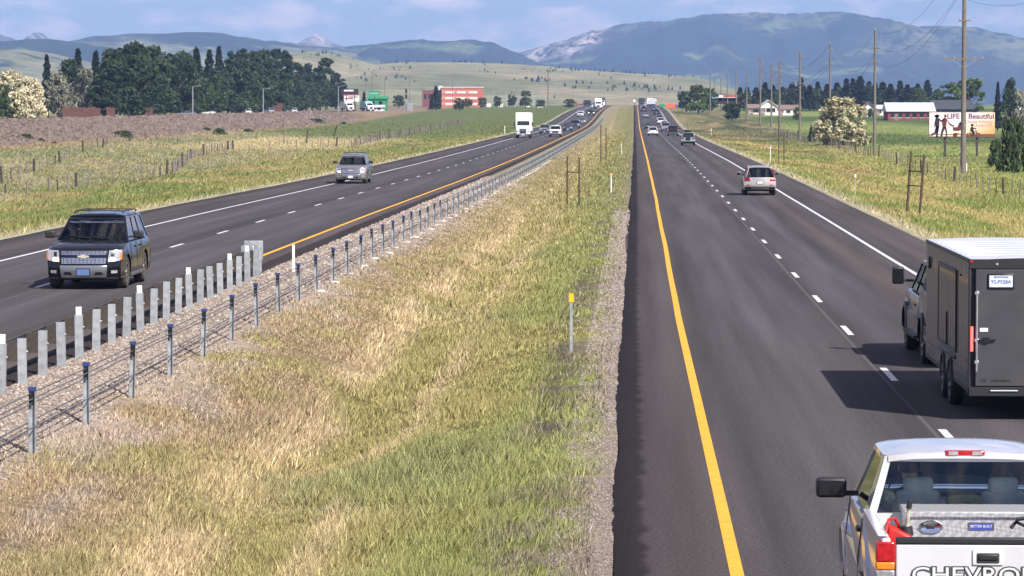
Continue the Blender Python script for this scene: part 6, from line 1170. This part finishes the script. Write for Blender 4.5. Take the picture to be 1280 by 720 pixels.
sign(430, 449, 119.5, 127, 1100, 'white sign board hung under the black sign board', 'wall_white', 2, ((.05, .6, .4, .6, 'sign_red'), (.3, .9, .7, .85, 'sign_black')))
house(460, 482, 120, 137, 1150, 'green and white roadside store building right of the sign boards', 'sign_green', 'sign_green', rise=.2, doors=0, wins=2, name='store', cat='store'); sign(461, 475, 113.5, 119.5, 1145, 'green store sign above the green building', 'sign_green', 1, ((.1, .9, .3, .6, 'truck_teal'),)); house(463, 478, 131, 138, 1120, 'low white shop front before the green building', 'wall_white', 'roof_pale', doors=1, wins=2, name='store', cat='store')
sign(883, 925, 119, 130, 1120, 'far billboard with blue end and red and white print behind the dark round bush', 'wall_white', 3, ((0, .28, 0, 1, 'sign_blue'), (.28, .93, 0, .72, 'sign_black'), (.34, .46, .3, .9, 'wall_white'), (.5, .9, .35, .65, 'wall_white'), (.5, .93, .78, 1, 'sign_red'), (.93, 1, 0, 1, 'sign_red')), name='billboard')
sign(833, 846, 130, 137, 1250, 'bright orange sign with violet edge beside the right lane crest', 'sign_orange', 2, ((.85, 1, 0, 1, 'sign_violet'),)); sign(824, 831, 130, 134, 1330, 'small green road sign at the right crest', 'sign_green', 1)
for px, py, d, lb in ((793, 126, 1500, 'small white crest sign in the median'), (819.5, 126, 1500, 'small white crest sign beside the right lane')): sign(px - 1.5, px + 1.5, py - 1.5, py + 1.5, d, lb, 'wall_white', 1)
# brown board fence below the trees: each board its own piece
def board_fence(px0, px1, py, d, label):
    d = max(d, 106 * F / (789 - px0)); a, b_ = at(px0, py, d), at(px1, py, d); z = gz_at(a.x, d) - .4; h = max(1.6, a.z - z); t = thing('board_fence', label, 'fence', (a.x, d, z)); n = int((b_.x - a.x) / .9)
    for k in range(n): MB().box(k * .9, k * .9 + .86, -.04, .04, 0, h + random.uniform(-.12, .12)).build('board', 'board_brown', t)
    for zz in (.4, h - .5): MB().box(0, b_.x - a.x, .045, .12, zz, zz + .12).build('fence_rail', 'board_brown', t)
board_fence(78, 131, 134.0, 560, 'long brown board fence below the silvery trees'); board_fence(133, 148, 134.2, 565, 'short brown board fence piece right of the long one'); board_fence(181, 194, 133.8, 600, 'small brown board fence piece under the dark trees'); board_fence(338, 356, 128.5, 740, 'dark brown board fence behind the parked cars')
# frontage road and cars
fr_d = lines((120, 1200, 20)); mm = MB(); vs = []
for d in fr_d: X = -102.0 - .004 * (d - 400) + float(drift(d)); z = max(gz_at(X, d), gz_at(X - 6, d), gz_at(X - 3, d)) + .10; vs += [(X, d, z), (X - 6.5, d, z)]
mm.add(vs, [(i * 2, i * 2 + 1, i * 2 + 3, i * 2 + 2) for i in range(len(fr_d) - 1)]); struct(mm.build('frontage_road', mat('old_asphalt', (.16, .155, .16), .9, bump=.2), None))
for px, d, pn, S_2, lb in ((86, 560, 'paint_charcoal', SEDAN, 'dark sedan parked before the long brown fence'), (233, 640, 'paint_silver', SEDAN, 'silver sedan on the frontage road below the dark trees'), (258, 650, 'paint_white', SEDAN, 'white sedan just right of the silver frontage sedan'), (307, 800, 'paint_white', CRV, 'white van-like car parked at the tree edge'), (336, 690, 'paint_silver', JEEP, 'silver sport utility parked near the light pole'), (356, 700, 'paint_dark_teal', JEEP, 'teal sport utility parked beside a white car'), (365, 690, 'paint_white', JEEP, 'white car parked at the right end of the frontage row')):
    d = max(d, 105 * F / (789 - px)); X = at(px, 136, d).x; simple_car('car', lb, 'car', S_2, (X, d, gz_at(X, d) + .15), 1.45 if px < 300 else .5, pn, True)
# recreational vehicles by the sign boards
for px, d, pn, lb in ((434, 1060, 'truck_white', 'white motorhome parked under the sign boards'), (459, 1080, 'truck_teal', 'pale teal truck parked next to the green building')): X = at(px, 136, d).x; box_truck('box_truck', lb, (X, d, gz_at(X, d)), RL + .4, 'truck_white', pn, 3.3, 5)
# railway signal and its cabinet
d = 1150; X = at(508, 138, d).x; z = gz_at(X, d); t = thing('railway_signal', 'railway signal mast with two black heads above a silver cabinet', 'railway signal', (X, d, z)); h = at(508, 112, d).z - z
MB().tube([(0, 0, 0), (0, 0, h)], .12, 8).build('mast', 'galv', t)
for zz in (h - .5, h - 2.4): hd = MB().box(-.42, .30, -.2, -.1, zz - .75, zz + .75).build('signal_head', 'sign_black', t, bevel=.05); MB().tube([(-.06, -.2, zz + .3), (-.06, -.45, zz + .3)], .16, 8).build('hood', 'sign_black', hd)
X2 = at(512, 138, d).x; cb_ = thing('signal_cabinet', 'silver equipment cabinet at the foot of the railway signal', 'cabinet', (X2, d, z - .5)); MB().box(-1.0, 1.0, -.6, .6, 0, 3.0).build('case', 'galv_flat', cb_, bevel=.04); MB().box(-.9, .0, -.64, -.605, .3, 2.8).build('door', 'galv', cb_); MB().box(.05, .9, -.64, -.605, .3, 2.8).build('door', 'galv', cb_)
# substation frames
for i, px in enumerate((603, 618, 634, 652, 668)):
    d = 1420; X = at(px, 130, d).x; z = gz_at(X, d) - .5; t = thing('substation_frame', 'grey steel substation frame beyond the field', 'substation', (X, d, z), 0, 'substation frames'); W = 5.0; H = at(px, 119, d).z - z
    for x in (0, W): MB().box(x - .12, x + .12, -.12, .12, 0, H + (1.6 if i % 2 else 0)).build('column', 'galv_flat', t)
    for zz in (H * .55, H * .92): MB().box(.125, W - .125, -.1, .1, zz, zz + .22).build('beam', 'galv_flat', t)
    MB().cbox((W / 2, 0, 1.0), (2.4, 1.4, 2)).build('transformer', ('wall_white', 'band_pale', 'galv')[i % 3], t, bevel=.1)
house(600, 607, 131, 136, 1380, 'tiny white hut at the edge of the substation', 'wall_white', 'roof_pale', wins=1, name='hut', cat='hut'); house(718, 734, 129, 135, 1500, 'low white building with red trim by the oncoming crest', 'wall_white', 'sign_red', wins=3, name='store', cat='store')
# ------------------------------------------------------------------ grass and stones
def blades(name, us, ds, hts, wds, lean, colvar=.25, tint=None):
    n = len(us); X = us + drift(ds); Z = gz(us, ds); a = rng.random(n) * 2 * pi; dx, dy = np.cos(a) * wds / 2, np.sin(a) * wds / 2 * .4; lx = rng.normal(0, lean, n) + lean * .3; ly = rng.normal(0, lean, n)
    z0 = Z - .01; V = np.stack([np.stack([X - dx, ds - dy, z0], 1), np.stack([X + dx, ds + dy, z0], 1), np.stack([X + lx * hts, ds + ly * hts, Z + hts], 1)], 1).reshape(-1, 3)
    c = ground_colour(us + rng.normal(0, .12, n), ds + rng.normal(0, .25, n)); c = c * np.clip(1 + rng.normal(0, colvar, n), .3, 2)[:, None] * 1.08
    if tint is not None: c = c * (1 - tint[:, None] * .35) + np.array((.42, .34, .16)) * tint[:, None] * .35
    c = np.clip(c, .01, .85); cc = np.repeat(c, 3, 0)
    return stuff(link(name, np_mesh(name, V, np.arange(3 * n).reshape(-1, 3), cc, smooth=False, mats=['blade_mat'])))
def sample(n, u0, u1, d0, d1, p=2.0):
    """distance with density ~ d^-p"""
    r_ = rng.random(n); q = 1 - p; d = (d0 ** q + (d1 ** q - d0 ** q) * r_) ** (1 / q); return u0 + (u1 - u0) * rng.random(n), d
u, d = sample(690000, -8.9, -.4, 26, 760, 1.85)
keep = (rng.random(len(u)) < np.interp(d, [200, 760], [1, .05])) & (rng.random(len(u)) < np.where(u > -1.6, .12 + .6 * sst(.4, .6, fbm(u * 1.5, d, 3)) * np.clip((-u - .3) / .7, 0, 1), 1)) & (rng.random(len(u)) < np.interp(u, [-8.9, -8.3, -7.6], [.05, .6, 1])) & (rng.random(len(u)) < .25 + 1.0 * sst(.3, .6, fbm(u * 2.1 + 4, d * 1.3, 3))); u, d = u[keep], d[keep]
cl = fbm(u * .8 + 12, d * .5 + 4, 3); dead = sst(-5.6, -6.8, u)
blades('median_grass', u, d, (.04 + .24 * rng.random(len(u)) * sst(.2, .75, cl)) * (1 - .5 * dead) * np.where(u > -1.5, .7, 1), np.maximum(.017, d * .00045) * (.7 + .7 * rng.random(len(u))), .42, .40, tint=rng.random(len(u)) ** 2)['label'] = 'dry yellow green grass covering the median'
bpy.data.objects['median_grass']['category'] = 'grass'
u, d = sample(290000, 11.2, 62, 95, 900, 1.5); kp = rng.random(len(u)) < np.interp(d, [350, 900], [1, .05]); u, d = u[kp], d[kp]; o = blades('verge_grass', u, d, .06 + .18 * rng.random(len(u)), np.maximum(.03, d * .00035), .5, .34, rng.random(len(u)) ** 4); o['label'] = 'tufted green and straw grass on the right verge'; o['category'] = 'grass'
u, d = sample(270000, -75, -22.4, 105, 900, 1.45); kp = rng.random(len(u)) < np.interp(d, [400, 900], [1, .05]); u, d = u[kp], d[kp]; o = blades('field_grass', u, d, .06 + .20 * rng.random(len(u)), np.maximum(.04, d * .0004), .5, .34, rng.random(len(u)) ** 4); o['label'] = 'rough green field grass left of the highway'; o['category'] = 'grass'
def pebbles(name, us, ds, sz, cols):
    n = len(us); X = us + drift(ds); Z = gz(us, ds); o = np.array([[1, 0, 0], [0, 1, 0], [-1, 0, 0], [0, -1, 0], [0, 0, .8], [0, 0, -.5]], float)
    a = rng.random(n) * 2 * pi; R_ = np.stack([np.stack([np.cos(a), -np.sin(a)], 1), np.stack([np.sin(a), np.cos(a)], 1)], 1); sc3 = sz[:, None] * (.6 + .7 * rng.random((n, 3)))
    v = o[None] * sc3[:, None]; xy = np.einsum('nij,nkj->nki', R_, v[:, :, :2]); V = np.concatenate([xy + np.stack([X, ds], 1)[:, None], (v[:, :, 2] + Z[:, None] + sz[:, None] * .25)[:, :, None]], 2).reshape(-1, 3)
    f = np.array([[0, 1, 4], [1, 2, 4], [2, 3, 4], [3, 0, 4]]); Q = (f[None] + (np.arange(n) * 6)[:, None, None]).reshape(-1, 3)
    return stuff(link(name, np_mesh(name, V, Q, np.repeat(cols, 6, 0), smooth=False, mats=['pebble_mat'])))
u, d = sample(60000, -10.25, -7.2, 42, 230, 2.0); kp = rng.random(len(u)) < np.interp(u + (fbm(u, d * .5, 3) - .5) * 1.6, [-9.0, -8.3], [1, .02]); u, d = u[kp], d[kp]; base = np.array([(.30, .24, .20), (.22, .185, .165), (.35, .29, .24), (.18, .145, .125), (.44, .385, .33)])[rng.integers(0, 5, len(u))]
o = pebbles('roadside_gravel', u, d, np.maximum(.025, d * .0004) * (.6 + .9 * rng.random(len(u))), base * (.8 + .4 * rng.random(len(u)))[:, None]); o['label'] = 'pinkish gravel under the guardrail and cable barrier'; o['category'] = 'gravel'
u, d = sample(22000, -.95, -.2, 26, 160, 2.0); o = pebbles('shoulder_gravel', u, d, np.maximum(.010, d * .00028) * (.6 + .9 * rng.random(len(u))), np.array([(.34, .28, .24), (.26, .22, .20), (.40, .34, .30), (.20, .16, .14)])[rng.integers(0, 4, len(u))] * (.8 + .3 * rng.random(len(u)))[:, None]); o['label'] = 'fine grey gravel along the inner shoulder edge'; o['category'] = 'gravel'
u, d = sample(40000, -84.5, -75, 250, 900, 1.5); o = pebbles('embankment_stone', u, d, d * .0005 * (.5 + rng.random(len(u))), np.array((.19, .145, .12)) * (.4 + .9 * rng.random(len(u)))[:, None]); o['label'] = 'pinkish brown ballast stone on the railway embankment'; o['category'] = 'stone'
